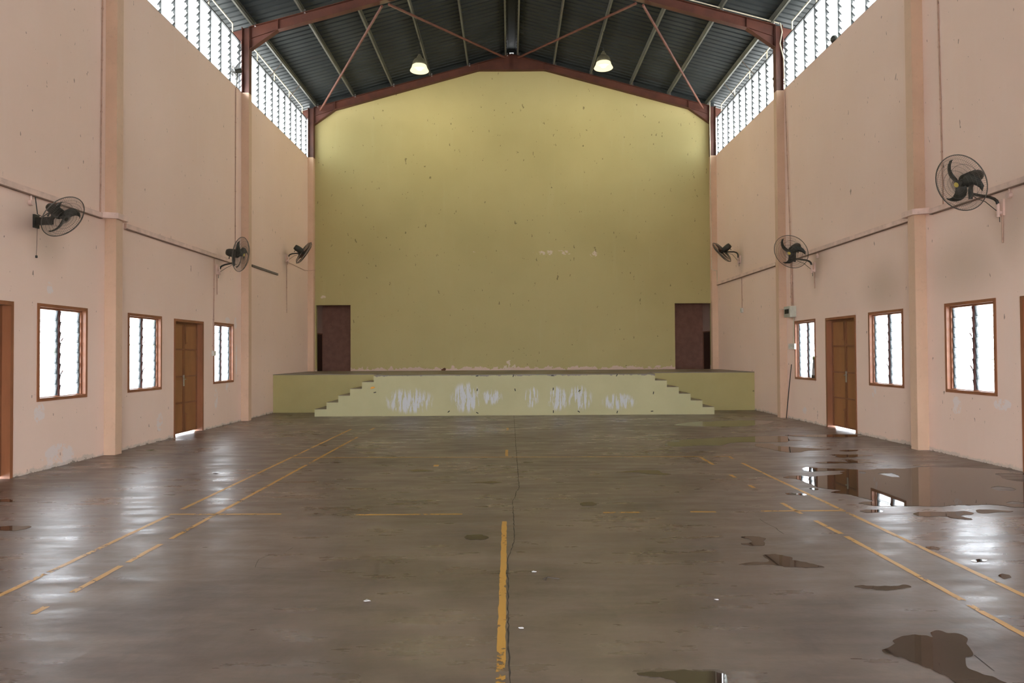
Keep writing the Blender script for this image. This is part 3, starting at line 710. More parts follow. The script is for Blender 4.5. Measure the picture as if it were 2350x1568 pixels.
PUD = [
    ([(3.404,7.849),(3.447,7.866),(3.492,7.803),(3.458,7.756),(3.393,7.77)], 'thin bright sliver of water below the mirrored far window'),
    ([(3.018,7.593),(3.098,7.602),(3.116,7.561),(3.201,7.57),(3.222,7.485),(3.16,7.447),(3.138,7.504),(3.008,7.497)], 'small puddle crossing the right outer yellow line'),
    ([(3.404,6.725),(3.493,6.768),(3.616,6.765),(3.633,6.71),(3.589,6.657),(3.429,6.644)], 'lens shaped puddle mirroring the middle window edge'),
    ([(3.848,6.593),(3.937,6.657),(4.096,6.666),(4.238,6.648),(4.362,6.681),(4.423,6.666),(4.425,6.578),(4.367,6.536),(4.298,6.538),(4.228,6.485),(4.262,6.352),(4.213,6.337),(4.125,6.396),(4.08,6.48),(3.926,6.472),(3.84,6.495)], 'hook tailed brown puddle in front of the largest puddle'),
    ([(4.524,6.708),(4.584,6.751),(4.752,6.724),(4.875,6.667),(4.783,6.625),(4.689,6.636),(4.56,6.583),(4.485,6.606)], 'pointed puddle right of the hook tailed puddle'),
    ([(4.278,9.683),(4.469,9.742),(4.695,9.714),(4.737,9.646),(4.796,9.874),(4.893,9.87),(4.948,9.771),(4.925,9.696),(5.115,9.632),(4.859,9.595),(4.579,9.597),(4.339,9.587)], 'thin puddle strip mirroring the door, the nearer strip'),
    ([(4.805,10.401),(4.914,10.429),(5.119,10.388),(5.276,10.414),(5.449,10.288),(5.164,10.194),(5.051,10.126),(4.884,10.102),(4.795,10.178),(4.865,10.259)], 'thin puddle strip mirroring the door, the middle strip'),
    ([(2.681,11.846),(2.855,12.234),(3.577,12.477),(3.931,12.604),(4.286,12.659),(4.521,12.721),(5.145,12.765),(4.935,12.202),(5.177,12.109),(4.862,12.044),(4.786,11.876),(4.442,11.892),(3.949,11.915),(3.72,11.772),(3.536,11.496),(3.176,11.537),(2.9,11.405),(2.657,11.392),(2.595,11.539)], 'long olive coloured puddle mirroring the stage side'),
    ([(4.178,11.713),(4.452,11.701),(4.416,11.396),(4.725,11.184),(4.937,11.061),(5.074,11.021),(5.18,11.05),(5.033,10.934),(4.647,10.821),(4.491,10.668),(4.332,10.644),(4.208,10.786),(4.186,11.004),(4.049,11.354),(4.096,11.531)], 'puddle mirroring the right pilaster and leaning stick'),
    ([(3.888,15.309),(4.458,15.673),(5.606,15.767),(5.983,15.5),(5.55,14.871),(5.203,14.637),(4.675,14.386),(3.938,14.497),(3.459,14.808)], 'faint wet sheet just in front of the right steps'),
    ([(5.105,12.888),(5.555,12.926),(5.995,12.935),(6.543,12.907),(6.65,12.764),(6.379,12.585),(5.804,12.526),(5.255,12.641)], 'wet film at the foot of the right door'),
    ([(5.155,10.82),(5.283,10.88),(5.518,10.891),(5.424,10.766),(5.23,10.71)], 'small oval puddle between the right door and its mirrored image'),
    ([(1.923,5.794),(1.969,5.82),(2.082,5.806),(2.127,5.751),(2.069,5.672),(2.078,5.619),(2.026,5.534),(1.942,5.536),(1.857,5.573),(1.858,5.599),(1.958,5.622),(1.995,5.727)], 'dumbbell shaped brown puddle right of centre'),
    ([(1.919,5.283),(2.021,5.304),(2.13,5.211),(2.09,5.146),(2.17,5.088),(2.272,4.974),(2.156,4.969),(1.997,4.98),(1.921,5.043),(1.741,5.039),(1.689,5.036),(1.652,5.041),(1.748,5.098),(1.919,5.107)], 'boot shaped brown puddle with a long toe'),
    ([(2.263,4.566),(2.338,4.588),(2.44,4.562),(2.56,4.57),(2.608,4.593),(2.64,4.548),(2.558,4.526),(2.494,4.494),(2.404,4.496),(2.303,4.521)], 'long thin puddle between the boot shaped puddle and the corner puddle'),
    ([(1.922,3.594),(1.98,3.625),(2.031,3.667),(2.046,3.712),(2.134,3.767),(2.214,3.789),(2.257,3.765),(2.281,3.742),(2.309,3.811),(2.364,3.846),(2.402,3.798),(2.461,3.785),(2.453,3.716),(2.4,3.65),(2.368,3.535),(2.304,3.506),(2.282,3.486),(2.236,3.391),(2.241,3.335),(2.295,3.281),(2.302,3.232),(2.311,3.146),(2.075,3.149),(2.048,3.182),(2.075,3.236),(2.073,3.284),(2.032,3.394),(1.985,3.491),(1.925,3.542)], 'large brown puddle at the bottom right of the photo'),
    ([(0.604,3.36),(0.689,3.362),(0.777,3.376),(0.863,3.378),(0.963,3.373),(1.02,3.336),(1.023,3.265),(0.983,3.165),(0.8,3.136),(0.79,3.255),(0.717,3.296),(0.631,3.324)], 'puddle cut by the bottom edge right of the centre line'),
    ([(3.274,5.465),(3.357,5.488),(3.383,5.429),(3.333,5.382),(3.28,5.407)], 'small puddle touching the right outer line in the foreground'),
    ([(3.399,5.104),(3.467,5.137),(3.541,5.123),(3.496,5.085),(3.426,5.078)], 'bright white sliver of water near the right edge, the farther one'),
    ([(3.351,4.758),(3.429,4.812),(3.45,4.774),(3.421,4.719),(3.356,4.695)], 'bright white oval of water near the right edge, the nearer one'),
    ([(0.701,7.129),(0.766,7.194),(0.856,7.183),(0.888,7.083),(0.834,7.003),(0.728,7.006)], 'round olive puddle alone right of the centre crack'),
    ([(-0.401,5.84),(-0.374,5.924),(-0.27,5.932),(-0.184,5.835),(-0.219,5.765),(-0.349,5.757)], 'oval olive puddle left of the top of the centre line'),
    ([(-1.383,9.226),(-1.24,9.29),(-0.982,9.184),(-1.101,9.107),(-1.288,9.127)], 'small flat puddle near the lone yellow dab'),
    ([(-0.544,8.326),(-0.335,8.376),(-0.209,8.406),(-0.081,8.333),(-0.226,8.26)], 'long flat puddle left of the centre crack in mid floor'),
    ([(1.321,8.967),(1.666,9.115),(1.964,9.105),(1.943,8.906),(2.067,8.811),(1.932,8.753),(1.768,8.822),(1.637,8.956)], 'branched olive puddle in mid floor below the far cross line'),
    ([(-5.672,7.529),(-5.459,7.523),(-5.336,7.457),(-5.281,7.368),(-5.57,7.394)], 'small dark puddle at the left edge, the farther one'),
    ([(-4.695,6.298),(-4.582,6.34),(-4.378,6.322),(-4.36,6.227),(-4.402,6.155),(-4.481,6.157),(-4.624,6.203)], 'small dark puddle at the left edge, the nearer one'),
]
BIG= [(3.371,8.54),(3.496,8.639),(3.649,8.656),(3.719,8.542),(3.81,8.598),(4.003,8.673),(4.169,8.713),(4.253,8.803),(4.251,8.897),(4.376,8.965),(4.293,9.0),(4.034,8.977),(3.891,8.934),(3.844,9.016),(3.865,9.164),(4.014,9.313),(4.041,9.26),(4.233,9.168),(4.432,9.144),(4.584,9.055),(4.63,9.037),(4.942,9.125),(5.258,9.113),(5.484,9.232),(5.624,9.253),(5.721,9.181),(6.066,9.168),(6.391,9.03),(6.469,8.945),(6.525,8.745),(6.568,8.373),(6.345,7.785),(5.753,7.13),(5.191,6.757),(5.09,6.83),(4.987,6.833),(4.934,6.906),(4.817,6.967),(4.669,6.937),(4.479,6.957),(4.402,6.921),(4.289,6.876),(4.137,6.904),(3.968,6.924),(3.677,6.917),(3.639,6.967),(3.562,7.067),(3.649,7.13),(3.762,7.137),(3.764,7.267),(3.718,7.376),(3.683,7.487),(3.602,7.558),(3.537,7.617),(3.624,7.679),(3.714,7.718),(3.598,7.8),(3.526,7.907),(3.525,8.099),(3.508,8.322),(3.481,8.442),(3.393,8.481)]
ISL= [[(4.67,8.772),(4.876,8.804),(4.873,8.727),(4.819,8.49),(4.719,8.522),(4.686,8.642)],[(6.115,8.698),(6.301,8.715),(6.478,8.594),(6.327,8.31),(6.114,8.113),(6.003,8.217),(5.977,8.357),(6.078,8.534)],[(5.443,7.814),(5.59,7.903),(5.678,7.807),(5.671,7.716),(5.551,7.601),(5.408,7.647)],[(4.49,8.896),(4.576,8.877),(4.512,8.755),(4.458,8.78)],[(5.069,7.049),(5.18,7.096),(5.25,7.043),(5.195,6.971),(5.059,6.975)]]
for poly, label in PUD: puddle(poly, label)
puddle(BIG, 'largest puddle, mirroring the right wall, door and two windows', ISL)

# ------------------------------------------------------------------ fans
def frame_of(N):
    N = Vector(N).normalized(); up = Vector((0, 0, 1)); X = up.cross(N).normalized(); Y = N.cross(X)
    return Matrix((X, Y, N)).transposed().to_4x4()
def wall_fan(c, N, R, mount, sd, label, style='tube', arm_z=0, rot=0., rust=False, z_cord=None, hubc=True, nrad=84):
    c = Vector(c); mount = Vector(mount)
    t = thing('wall_fan', tuple(mount), label, 'fan', 'black caged fans on the side walls')
    F = Matrix.Translation(c) @ frame_of(N)
    dp = R * .20                       # half depth of the cage
    def cage(sg, name, prof, rings, emblem):
        mb = MB(); rw = .0012
        for k in range(nrad):
            a = 2 * PI * k / nrad; ca, sa = math.cos(a), math.sin(a)
            mb.tube([F @ Vector((r * R * ca, r * R * sa, sg * z * dp)) for r, z in prof], rw, 3, caps=False)
        for rr, zz, w in rings:
            mb.tube([F @ Vector((rr * R * math.cos(2 * PI * k / 40), rr * R * math.sin(2 * PI * k / 40), sg * zz * dp)) for k in range(40)], w, 4, closed=True)
        return mb.build(name, M['wire'], t)
    pf = [(.09, 1.0), (.45, .98), (.75, .85), (.92, .55), (1.0, .02)]
    fg = cage(1, 'front_grille', pf, [(.17, 1.0, .0025), (.33, .99, .0015), (.5, .96, .0025), (.66, .91, .0015), (.78, .82, .002), (.9, .6, .0015), (1.0, .05, .006)], True)
    cage(-1, 'back_grille', [(.22, 1.0), (.55, .95), (.85, .7), (1.0, .05)], [(.22, 1., .0025), (.6, .92, .0025), (1.0, .04, .005)], False)
    bd = MB().lathe([(.0, dp * 1.06), (R * .07, dp * 1.05), (R * .095, dp * 1.0), (R * .095, dp * .96), (0, dp * .96)], 20, F)
    bd.build('badge', M['hub'] if hubc else M['fan'], fg)
    # blades: three swept, twisted sheets
    bl = MB()
    for k in range(3):
        a0 = rot + 2 * PI * k / 3; v = []; nn = 9
        for i in range(nn):
            u = i / (nn - 1); r = R * (.10 + .76 * u); cen = a0 - .75 * u * u
            wd = R * (.075 + .125 * math.sin(PI * min(1, .22 + u * .72)))
            tw = -.60 + .30 * u
            for e in (-1, -.33, .33, 1):
                ang = cen + e * wd / max(r, R * .16) * math.cos(tw)
                z = e * wd * math.sin(tw) * .8 + .006 * (1 - e * e)
                v.append(Vector((r * math.cos(ang), r * math.sin(ang), z)))
        fc = [(i * 4 + j, i * 4 + j + 1, (i + 1) * 4 + j + 1, (i + 1) * 4 + j) for i in range(nn - 1) for j in range(3)]
        n = len(v); v2 = [p + Vector((0, 0, .004)) for p in v]
        side = [0, 4, 8, 12, 16, 20, 24, 28, 32, 33, 34, 35, 31, 27, 23, 19, 15, 11, 7, 3, 2, 1]
        fc2 = fc + [tuple(q + n for q in reversed(f_)) for f_ in fc] + [(side[i], side[(i + 1) % len(side)], side[(i + 1) % len(side)] + n, side[i] + n) for i in range(len(side))]
        one = MB().add([F @ p for p in v + v2], fc2, True)
        one.build('blade', M['rustfan'] if rust else M['fan'], t)
    MB().lathe([(0, dp * .5), (R * .09, dp * .45), (R * .12, dp * .2), (R * .12, -dp * .4), (0, -dp * .4)], 20, F).build('hub', M['fan'], t)
    # motor housing
    mr, ml = R * .235, R * .62
    mt = MB().lathe([(0, -dp * .5), (mr * .8, -dp * .5), (mr, -dp * .8), (mr, -dp - ml * .55), (mr * .94, -dp - ml * .8), (mr * .75, -dp - ml), (0, -dp - ml * 1.02)], 24, F)
    for k in range(8):
        mt.lathe([(mr * 1.0, -dp * .9 - ml * .07 * k), (mr * 1.025, -dp * .9 - ml * .07 * k - .004), (mr * 1.0, -dp * .9 - ml * .07 * k - .008)], 24, F)
    kn = F @ Vector((0, 0, -dp - ml * .7))
    mo = mt.build('motor', M['fan'], t)
    dn_ = Vector((0, 0, -1)); dwn = (dn_ - Vector(N).normalized() * dn_.dot(Vector(N).normalized())).normalized()
    nk = F @ Vector((0, 0, -dp - ml * .35)); nb = nk + dwn * (mr + R * .16)
    MB().tube([kn + dwn * mr * .8, kn + dwn * (mr + .03), kn + dwn * (mr + .045)], [.009, .009, .016], 8).build('knob', M['fan'], mo)
    if style == 'tube':
        za = arm_z; piv = Vector((nk.x, nk.y, za - .02)) + dwn * .0
        ar = MB(); ar.tube([nk + dwn * mr * .6, (nk + piv) / 2 + dwn * .01, Vector((nk.x, nk.y, za + .05)), piv - Vector((0, 0, .05))], [.03, .026, .03, .024], 10)
        ar.build('neck', M['fan'], t)
        e = Vector((piv.x, piv.y, za)); hx = Vector((mount.x - sd * .16, mount.y, za))
        w = MB(); k1 = e.lerp(hx, .9)
        w.tube([e, k1, Vector((mount.x - sd * .12, mount.y, za - .02)), Vector((mount.x - sd * .085, mount.y, za - .05)), Vector((mount.x - sd * .07, mount.y, za - .10)), Vector((mount.x - sd * .07, mount.y, mount.z + .02))], [.019, .019, .019, .019, .019, .015], 10)
        w.build('arm', M['fan'], t)
        MB().box(mount.x - sd * .001, mount.x - sd * .03, mount.y - .035, mount.y + .035, mount.z - .10, mount.z + .12).tube([Vector((mount.x - sd * .07, mount.y, mount.z + .06)), Vector((mount.x - sd * .07, mount.y, mount.z - .12))], .021, 10).box(mount.x - sd * .03, mount.x - sd * .07, mount.y - .02, mount.y + .02, mount.z - .08, mount.z - .04).build('wall_bracket', M['trunk'], t)
        MB().tube([e, e.lerp(hx, .3) - Vector((0, 0, .05)), e.lerp(hx, .7) - Vector((0, 0, .07)), mount + Vector((-sd * .04, .02, -.06)), mount + Vector((-sd * .03, .03, -.18))], .005, 5).build('power_lead', M['fan'], t)
    else:
        # flat box arm straight out of the wall
        e = nk + dwn * (mr + R * .1); w = MB(); a = mount + Vector((-sd * .02, 0, 0))
        e2 = Vector((e.x, e.y, mount.z - .01))
        w.bar(a, e2, .05, .10); w.build('arm', M['fan'], t)
        MB().tube([nk + dwn * mr * .6, Vector((e2.x, e2.y, e2.z + .03))], .028, 10).build('neck', M['fan'], t)
        MB().box(mount.x, mount.x - sd * .025, mount.y - .05, mount.y + .05, mount.z - .09, mount.z + .09).build('wall_bracket', M['fan'], t)
        MB().tube([e2 + Vector((0, 0, .06)), e2 + Vector((-.06 * -sd * -1, 0, .12)), a + Vector((-sd * .15, 0, .11)), a + Vector((-sd * .08, 0, .06)), a + Vector((-sd * .01, 0, .10)), a + Vector((-sd * .005, -.04, .34))], .006, 6).build('power_lead', M['fan'], t)
    if z_cord:
        ycd = mount.y
        MB().tube([(mount.x - sd * .03, ycd, mount.z - .06), (mount.x - sd * .02, ycd, z_cord)], .0025, 5).lathe([(0, .015), (.014, .01), (.014, -.02), (0, -.025)], 8, Matrix.Translation((mount.x - sd * .02, ycd, z_cord))).build('pull_cord', M['fan'], t)
    return t
wall_fan((5.874, 8.88, 3.742), (-.881, -.156, -.382), .375, (XR, 9.12, 3.46), 1, 'largest looking fan, on the right wall nearest the camera', rot=2.35, arm_z=3.605)
wall_fan((5.942, 14.45, 3.674), (-.702, -.502, -.487), .375, (XR, 14.80, 3.38), 1, 'open caged fan on the right wall beside the second pilaster', rot=2.6, arm_z=3.54)
wall_fan((6.083, 19.6, 4.43), (-.627, .443, -.612), .365, (XR, 19.55, 4.20), 1, 'rusty fan on the right wall over the stage, seen edge on', rot=.5, arm_z=4.43, rust=True, hubc=False)
wall_fan((-5.93, 9.128, 3.41), (.783, -.103, -.561), .305, (XL, 9.24, 3.37), -1, 'fan on the left wall nearest the camera with a pull cord', style='box', rot=1.0, z_cord=2.9, hubc=False, nrad=72)
wall_fan((-5.711, 14.6, 3.701), (.977, -.053, -.174), .37, (XL, 14.96, 3.42), -1, 'fan on the left wall by the door, facing across the hall', rot=.9, arm_z=3.525)
wall_fan((-5.852, 19.55, 4.464), (.727, .401, -.525), .365, (XL, 19.61, 4.32), -1, 'rusty fan on the left wall over the stage, tilted down', rot=.2, arm_z=4.45, rust=True, hubc=False)
# the two small fans that stand in the high openings
def vent_fan(c, N, R, foot, sd, label):
    c, foot = Vector(c), Vector(foot)
    t = thing('small_vent_fan', tuple(foot), label, 'fan', 'small fans in the high louvre band')
    F = Matrix.Translation(c) @ frame_of(N)
    g = MB()
    for k in range(20):
        a = 2 * PI * k / 20; g.tube([F @ Vector((r * R * math.cos(a), r * R * math.sin(a), z)) for r, z in ((.2, .05), (.8, .045), (1, 0))], .003, 3, caps=False)
    for rr, zz in ((1, 0), (.6, .05), (.2, .05)): g.tube([F @ Vector((rr * R * math.cos(2 * PI * k / 24), rr * R * math.sin(2 * PI * k / 24), zz)) for k in range(24)], .007, 5, closed=True)
    g.build('grille', M['fan'], t)
    for k in range(3):
        a = 2 * PI * k / 3; bm_ = MB()
        pts = [(.15, a - .4), (.9, a - .35), (.95, a + .3), (.2, a + .6)]
        bm_.add([F @ Vector((r * R * math.cos(q), r * R * math.sin(q), z)) for z in (.0, .006) for r, q in pts], [(0, 1, 2, 3), (7, 6, 5, 4), (0, 1, 5, 4), (1, 2, 6, 5), (2, 3, 7, 6), (3, 0, 4, 7)])
        bm_.build('blade', M['fan'], t)
    MB().lathe([(0, .04), (.05, .03), (.055, -.05), (.055, -.16), (.04, -.18), (0, -.18)], 16, F).build('motor', M['fan'], t)
    b = F @ Vector((0, 0, -.08))
    MB().tube([b, b + Vector((0, 0, -.10)), Vector((foot.x, foot.y, foot.z + .1)), foot], [.02, .016, .016, .022], 8).build('stand', M['fan'], t)
vent_fan((XL - .06, 16.02, 8.22), (-.86, -.42, -.25), .20, (XL + .0, 16.05, ZW), -1, 'small dark fan standing in the left louvre opening beside the near frame column')
vent_fan((XR + .05, 16.72, 8.22), (.9, .35, -.2), .20, (XR - .0, 16.78, ZW), 1, 'small dark fan in the right louvre opening just beyond the near frame column')
pr = MB().lathe([(0, -.03), (.05, -.03), (.075, .02), (.07, .06), (.045, .1), (0, .11)], 14, Matrix.Translation((XR + .02, 13.82, ZW + .03)))
tag(pr.build('round_knob', M['fan'], origin=(XR, 13.82, ZW)), 'small black lump on the sill of the right louvre band', 'knob')

# ------------------------------------------------------------------ high bay lamps
def lamp(x, y, zhook, zrim, label):
    t = thing('high_bay_lamp', (x, y, zrim), label, 'lamp', 'lit high bay lamps under the roof')
    h = .38; T = Matrix.Translation((x, y, zrim)); z = zrim + h
    MB().tube([(x, y, zhook + .02), (x + .015, y, zhook - .06), (x - .012, y, zhook - .13), (x, y, zhook - .2), (x, y, z + .08)], .008, 6).build('hanging_wire', M['black'], t)
    MB().lathe([(0, h + .10), (.03, h + .09), (.045, h + .05), (.07, h + .02), (.085, h - .03), (.085, h - .05)], 20, T).build('ballast_cap', M['shade'], t)
    prof = [(.08, h - .03), (.12, h - .05), (.155, h - .09), (.18, h - .14), (.195, h - .20), (.20, .14)]
    prof2 = [(r - .006, zz) for r, zz in prof[::-1]]
    sh = MB().lathe(prof + prof2, 40, T)
    for k in range(36):
        a = 2 * PI * k / 36; sh.tube([T @ Vector((r * 1.01 * math.cos(a), r * 1.01 * math.sin(a), zz)) for r, zz in prof], .004, 3, caps=False)
    sh.build('lamp_shade', M['shade'], t)
    MB().lathe([(.20, .145), (.215, .09), (.245, .03), (.262, .0), (.256, .0), (.238, .03), (.208, .09), (.194, .145)], 40, T).build('glass_skirt', M['reflector'], t)
    MB().lathe([(0, .02), (.06, .03), (.095, .08), (.10, .14), (.06, .22), (0, .24)], 20, T).build('bulb', M['bulb'], t)
    L = bpy.data.lights.new('lamp_glow', 'POINT'); L.energy = 60; L.color = (1., .88, .5); L.shadow_soft_size = .12
    o = bpy.data.objects.new('lamp_glow', L); COL.objects.link(o); o.location = (0, 0, -.06); o.parent = t
lamp(-2.50, 19.2, zr(-2.5), 9.53, 'lit bell shaped lamp hanging on the left side of the roof')
lamp(2.63, 18.85, zr(2.63), 9.44, 'lit bell shaped lamp hanging on the right side of the roof')

# ------------------------------------------------------------------ trunking, conduits, boxes
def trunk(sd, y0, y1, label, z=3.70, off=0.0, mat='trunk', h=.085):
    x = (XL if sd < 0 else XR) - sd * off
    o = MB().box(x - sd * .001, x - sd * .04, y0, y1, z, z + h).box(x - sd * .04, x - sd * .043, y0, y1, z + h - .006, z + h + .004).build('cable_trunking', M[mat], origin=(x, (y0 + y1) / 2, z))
    MB().box(x - sd * .001, x - sd * .047, y0 + .002, y1 - .002, z - .006, z + .008).build('painted_shade_edge', M['edge_shade'], o)  # strip coloured as the shade along the trunking's underside
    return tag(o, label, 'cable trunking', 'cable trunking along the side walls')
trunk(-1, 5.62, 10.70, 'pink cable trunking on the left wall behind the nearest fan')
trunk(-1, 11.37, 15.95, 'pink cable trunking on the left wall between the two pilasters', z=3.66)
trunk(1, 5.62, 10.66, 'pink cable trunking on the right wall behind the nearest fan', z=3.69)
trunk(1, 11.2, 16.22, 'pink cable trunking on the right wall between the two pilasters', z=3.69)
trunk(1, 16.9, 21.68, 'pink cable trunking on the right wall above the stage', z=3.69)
for sd, p in ((-1, PIL[3]), (1, PIL[3])):
    x = XL if sd < 0 else XR; z = 3.72
    mb = MB(); X2 = x - sd * (PD + .04)
    mb.prism([(x, p - .12), (X2, p - .02), (X2, p + PW + .1), (x, p + PW + .18), (x, p + PW + .10), (x - sd * PD, p + PW + .002), (x - sd * PD, p - .001), (x, p - .001)], 'Z', z, z + .09)
    tag(mb.build('trunking_corner', M['trunk'], origin=(x, p, z)), 'boxed trunking wrapped round the nearer %s pilaster' % side_name(sd), 'cable trunking')
bar = MB().box(XL + .002, XL + .03, 16.98, 18.86, 3.745, 3.80).box(XL + .03, XL + .034, 16.98, 18.86, 3.75, 3.757).box(XL + .03, XL + .034, 16.98, 18.86, 3.785, 3.792)
tag(bar.build('wall_bar', M['trunk_dk'], origin=(XL, 17.9, 3.75)), 'short dark bar fixed alone on the left wall beyond the second pilaster', 'wall bar')
def pipe(pts, r, mat, label, name='conduit_pipe', cat='conduit', group='thin conduit pipes on the side walls'):
    o = MB().tube(pts, r, 8)
    mid = pts[len(pts) // 2]
    if len(pts) == 2:
        a, b = Vector(pts[0]), Vector(pts[-1]); L = (b - a).length; k = int(L / .9)
        for i in range(1, k + 1):
            q = a.lerp(b, i / (k + 1)); o.tube([q - (b - a).normalized() * .012, q + (b - a).normalized() * .012], r * 1.5, 8)
    return tag(o.build(name, M[mat], origin=mid), label, cat, group)
LX, RX = XL + .012, XR - .012
pipe([(LX, 10.69, 3.74), (LX, 10.73, 7.83)], .010, 'cond', 'conduit rising beside the nearer left pilaster to the louvres')
pipe([(LX, 15.95, 3.75), (LX, 15.97, 7.80)], .010, 'cond', 'conduit rising beside the second left pilaster to the high fan')
pipe([(LX, 14.82, 3.66), (LX, 14.78, 1.66)], .011, 'cond', 'conduit dropping to the white switch by the left window')
pipe([(LX, 14.965, 3.40), (LX, 14.965, 2.88)], .011, 'cond', 'short pipe below the left fan by the door')
pipe([(LX, 19.63, 4.22), (LX, 19.63, 2.76)], .011, 'cond', 'pipe below the rusty fan on the left wall')
pipe([(RX, 10.37, 3.78), (RX, 10.43, 7.83)], .010, 'cond', 'conduit rising beside the nearer right pilaster')
pipe([(RX, 16.90, 3.78), (RX, 16.84, 7.78)], .010, 'cond', 'conduit rising beyond the second right pilaster')
pipe([(RX - .02, 15.95, 2.64), (RX - .02, 15.97, 3.70)], .022, 'cond', 'thick pipe just above the cream fuse box')
pipe([(RX - .02, 15.97, 3.80), (RX - .02, 16.20, 7.80)], .012, 'cond', 'conduit rising in front of the second right pilaster')
pipe([(RX, 15.90, 2.36), (RX, 15.92, 1.75)], .010, 'cream', 'grey conduit linking the fuse box and the white socket')
pipe([(RX, 19.43, 3.69), (RX, 19.43, 2.82)], .011, 'cond', 'conduit dropping to the white switch over the stage')
pipe([(RX, 9.12, 3.45), (RX, 9.13, 3.0)], .011, 'cond', 'pipe below the nearest fan on the right wall')
pipe([(RX, 14.80, 3.32), (RX, 14.79, 2.93)], .011, 'cond', 'pipe below the second fan on the right wall')
pipe([(XR - PD - .012, YE - .20, 9.55), (XR - PD - .02, YE - .195, 8.9), (XR - PD - .012, YE - .195, 4.2), (XR - .08, YE - .20, 4.16), (XR - .05, YE - .25, 4.16), (XR - .03, YE - .25, 3.78)], .012, 'cable', 'pale conduit down the far right corner column')
pipe([(XR - .08, 16.30, 9.44), (XR - .06, 16.24, 9.2), (XR - .13, 16.2, 8.9), (XR - .04, 16.22, 8.55), (XR - .03, 16.22, 8.1), (XR - .015, 16.21, 7.80)], .014, 'cable', 'pale cable looping down past the near right frame column', 'hanging_cable', 'cable')
pipe([(XR - .10, 16.31, 9.44), (6.0, 16.30, zr(6.0) + .02), (4.4, 16.30, zr(4.4) + .02), (3.0, 16.30, zr(3.0) + .02)], .014, 'cable', 'pale conduit running up the near right rafter', 'rafter_conduit', 'conduit')
pipe([(LX, 19.63, 4.22), (LX, 20.2, 4.22), (LX, 20.9, 4.20), (LX, 21.4, 4.19), (XL + .10, 21.70, 4.22), (XL + PD + .012, 21.71, 4.24), (XL + PD + .012, 21.88, 4.25)], .008, 'cond', 'thin wire running from the left stage fan to the corner', 'wall_wire', 'wire')
# junction knobs under the trunking
def junction(sd, y, z, label):
    x = XL if sd < 0 else XR
    tag(MB().tube([(x - sd * .002, y, z), (x - sd * .05, y, z)], .04, 14).tube([(x - sd * .02, y, z + .03), (x - sd * .02, y, z + .10)], .012, 8).build('junction_box', M['trunk'], origin=(x, y, z)), label, 'junction box', 'round junction boxes under the trunking')
junction(-1, 9.13, 3.60, 'round junction box left of the nearest left fan')
junction(-1, 14.96, 3.36, 'round junction box at the left fan by the door')
junction(1, 8.98, 3.60, 'round junction box above the arm of the nearest right fan')
junction(1, 14.63, 3.60, 'round junction box above the second right fan arm')
def wswitch(x, sd, y, z, w, h, label, name='wall_switch', cat='switch'):
    t = thing(name, (x, y, z), label, cat)
    MB().box(x - sd * .001, x - sd * .045, y - w / 2, y + w / 2, z - h / 2, z + h / 2).build('box', M['white'], t)
    k = max(1, round(w / .1)); 
    for i in range(k):
        yy = y - w / 2 + w * (i + .5) / k
        MB().box(x - sd * .045, x - sd * .052, yy - .016, yy + .016, z - .026, z + .026).build('rocker', M['grey'], t)
wswitch(XL, -1, 14.78, 1.60, .11, .11, 'white wall switch left of the small left window')
wswitch(XR, 1, 19.43, 2.75, .13, .13, 'white wall switch on the right wall over the stage')
wswitch(XR, 1, 15.98, 1.69, .34, .13, 'white double socket box between the pilaster and right window', 'wall_socket', 'socket')
t = thing('fuse_box', (XR, 15.95, 2.5), 'cream fuse box with open flap beside the second right pilaster', 'fuse box')
MB().box(XR - .001, XR - .15, 15.78, 16.12, 2.37, 2.62).build('body', M['grey'], t)
MB().box(XR - .151, XR - .156, 15.84, 16.06, 2.45, 2.55).build('breaker_strip', M['black'], t)
MB().box(0, .008, -.12, .12, 0, .13, Matrix.Translation((XR - .155, 15.95, 2.57)) @ Matrix.Rotation(math.radians(-100), 4, 'Y')).build('flap', M['grey'], t)

# ------------------------------------------------------------------ small loose things
tag(MB().tube([(6.43, 16.02, 0.012), (6.50, 16.03, .65), (XR - .014, 16.06, 1.27)], [.012, .013, .010], 8).build('stick', M['stick'], origin=(6.43, 16.02, 0)), 'thin dark stick leaning on the right wall by the pilaster', 'stick')
t = thing('leaning_board', (XR + .03, 14.95, .986), 'pale board with black foot leaning in the right window nearest the stage', 'board')
xb = XR + .022
MB().prism([(14.848, 1.05), (15.065, 1.05), (15.005, 1.40), (14.852, 1.40)], 'X', xb, xb + .012).build('panel', M['board'], t)
MB().box(xb - .006, xb + .02, 14.848, 15.072, .986, 1.05).build('foot', M['black'], t)
MB().prism([(14.85, 1.39), (15.01, 1.39), (14.995, 1.44), (14.975, 1.47), (14.95, 1.435), (14.85, 1.435)], 'X', xb - .006, xb + .018).build('top_clip', M['green'], t)
MB().bar((xb - .002, 14.93, 1.39), (xb - .002, 14.945, 1.20), .005, .016, up=(1, 0, 0)).build('strap', M['black'], t)
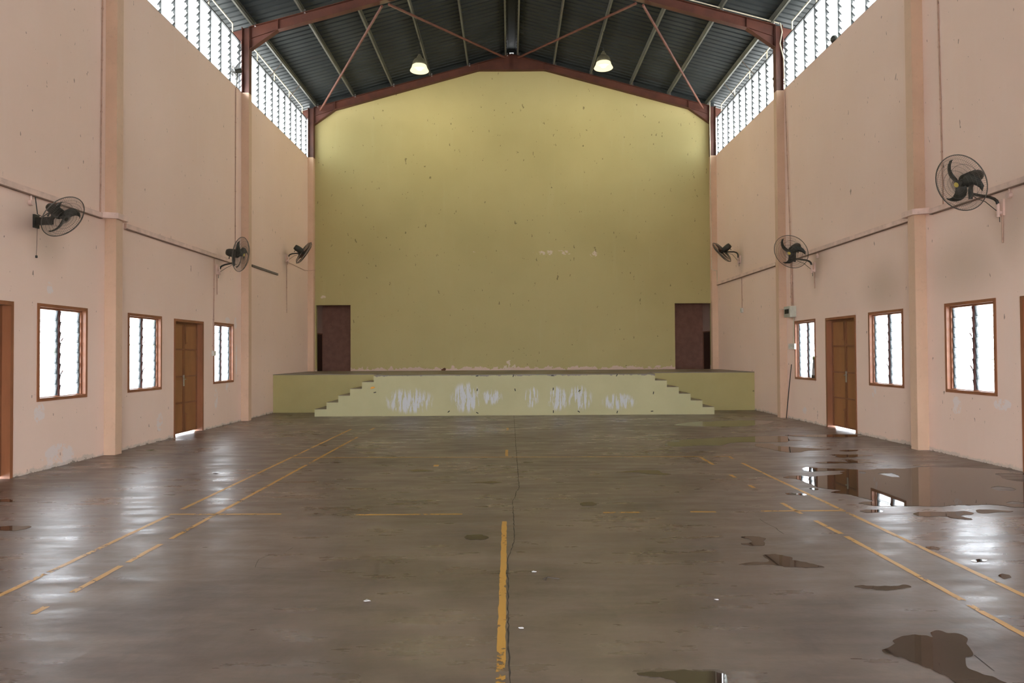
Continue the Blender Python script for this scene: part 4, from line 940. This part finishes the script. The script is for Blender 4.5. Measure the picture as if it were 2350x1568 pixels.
def scrap(x, y, s, mat, label, name='paper_scrap', cat='scrap'):
    v = []; n = 7
    for k in range(n):
        a = 2 * PI * k / n; r = s * random.uniform(.6, 1.1); v.append(Vector((x + r * math.cos(a) * 1.5, y + r * math.sin(a), .004 + random.uniform(0, .3) * s)))
    v.append(Vector((x, y, .006 + .25 * s))); v2 = [p - Vector((0, 0, .002)) for p in v]
    fc = [(n, k, (k + 1) % n) for k in range(n)] + [(n * 2 + 1, (k + 1) % n + n + 1, k + n + 1) for k in range(n)] + [(k, k + n + 1, (k + 1) % n + n + 1, (k + 1) % n) for k in range(n)]
    tag(MB().add(v + v2, fc).build(name, M[mat], origin=(x, y, 0)), label, cat)
scrap(-3.893, 9.118, .035, 'paper', 'white crumpled scrap on the floor below the left door')
scrap(-.904, 4.35, .024, 'paper', 'white scrap on the floor left of the centre line')
scrap(.164, 4.905, .014, 'paper', 'tiny white scrap right of the centre crack, the farther one')
scrap(.055, 3.908, .011, 'paper', 'tiny white scrap touching the centre crack, the nearer one')
scrap(1.288, 4.331, .011, 'paper', 'tiny white scrap on the bare floor right of centre')
scrap(-5.886, 11.287, .05, 'green', 'small green leaf litter at the foot of the left pilaster', 'leaf', 'leaf')
tag(MB().tube([(.22, 4.74, .006), (.25, 4.765, .012), (.29, 4.75, .008), (.33, 4.745, .006)], .004, 6).tube([(.25, 4.765, .012), (.235, 4.72, .005)], .003, 5).build('twig', M['stick'], origin=(.26, 4.75, 0)), 'short dark twig on the floor right of the centre line', 'twig')
t = thing('dried_leaf', (-2.09, 21.72, DK), 'curled brown dry leaf on the stage against the olive wall', 'leaf')
MB().add([(-2.17, 21.7, 1.045), (-2.12, 21.68, 1.09), (-2.05, 21.7, 1.12), (-2.02, 21.72, 1.08), (-2.04, 21.7, 1.04), (-2.10, 21.66, 1.037), (-2.17, 21.71, 1.06), (-2.12, 21.69, 1.10), (-2.05, 21.71, 1.13), (-2.02, 21.73, 1.09), (-2.04, 21.72, 1.04), (-2.10, 21.70, 1.037)],
    [(0, 1, 2, 3, 4, 5), (11, 10, 9, 8, 7, 6)] + [(i, (i + 1) % 6, (i + 1) % 6 + 6, i + 6) for i in range(6)]).build('leaf_blade', M['leafm'], t)
MB().tube([(-2.12, 21.69, 1.06), (-2.18, 21.68, 1.10)], .006, 5).build('leaf_stalk', M['leafm'], t)

for o in S.objects:
    if '_o' in o: del o['_o']
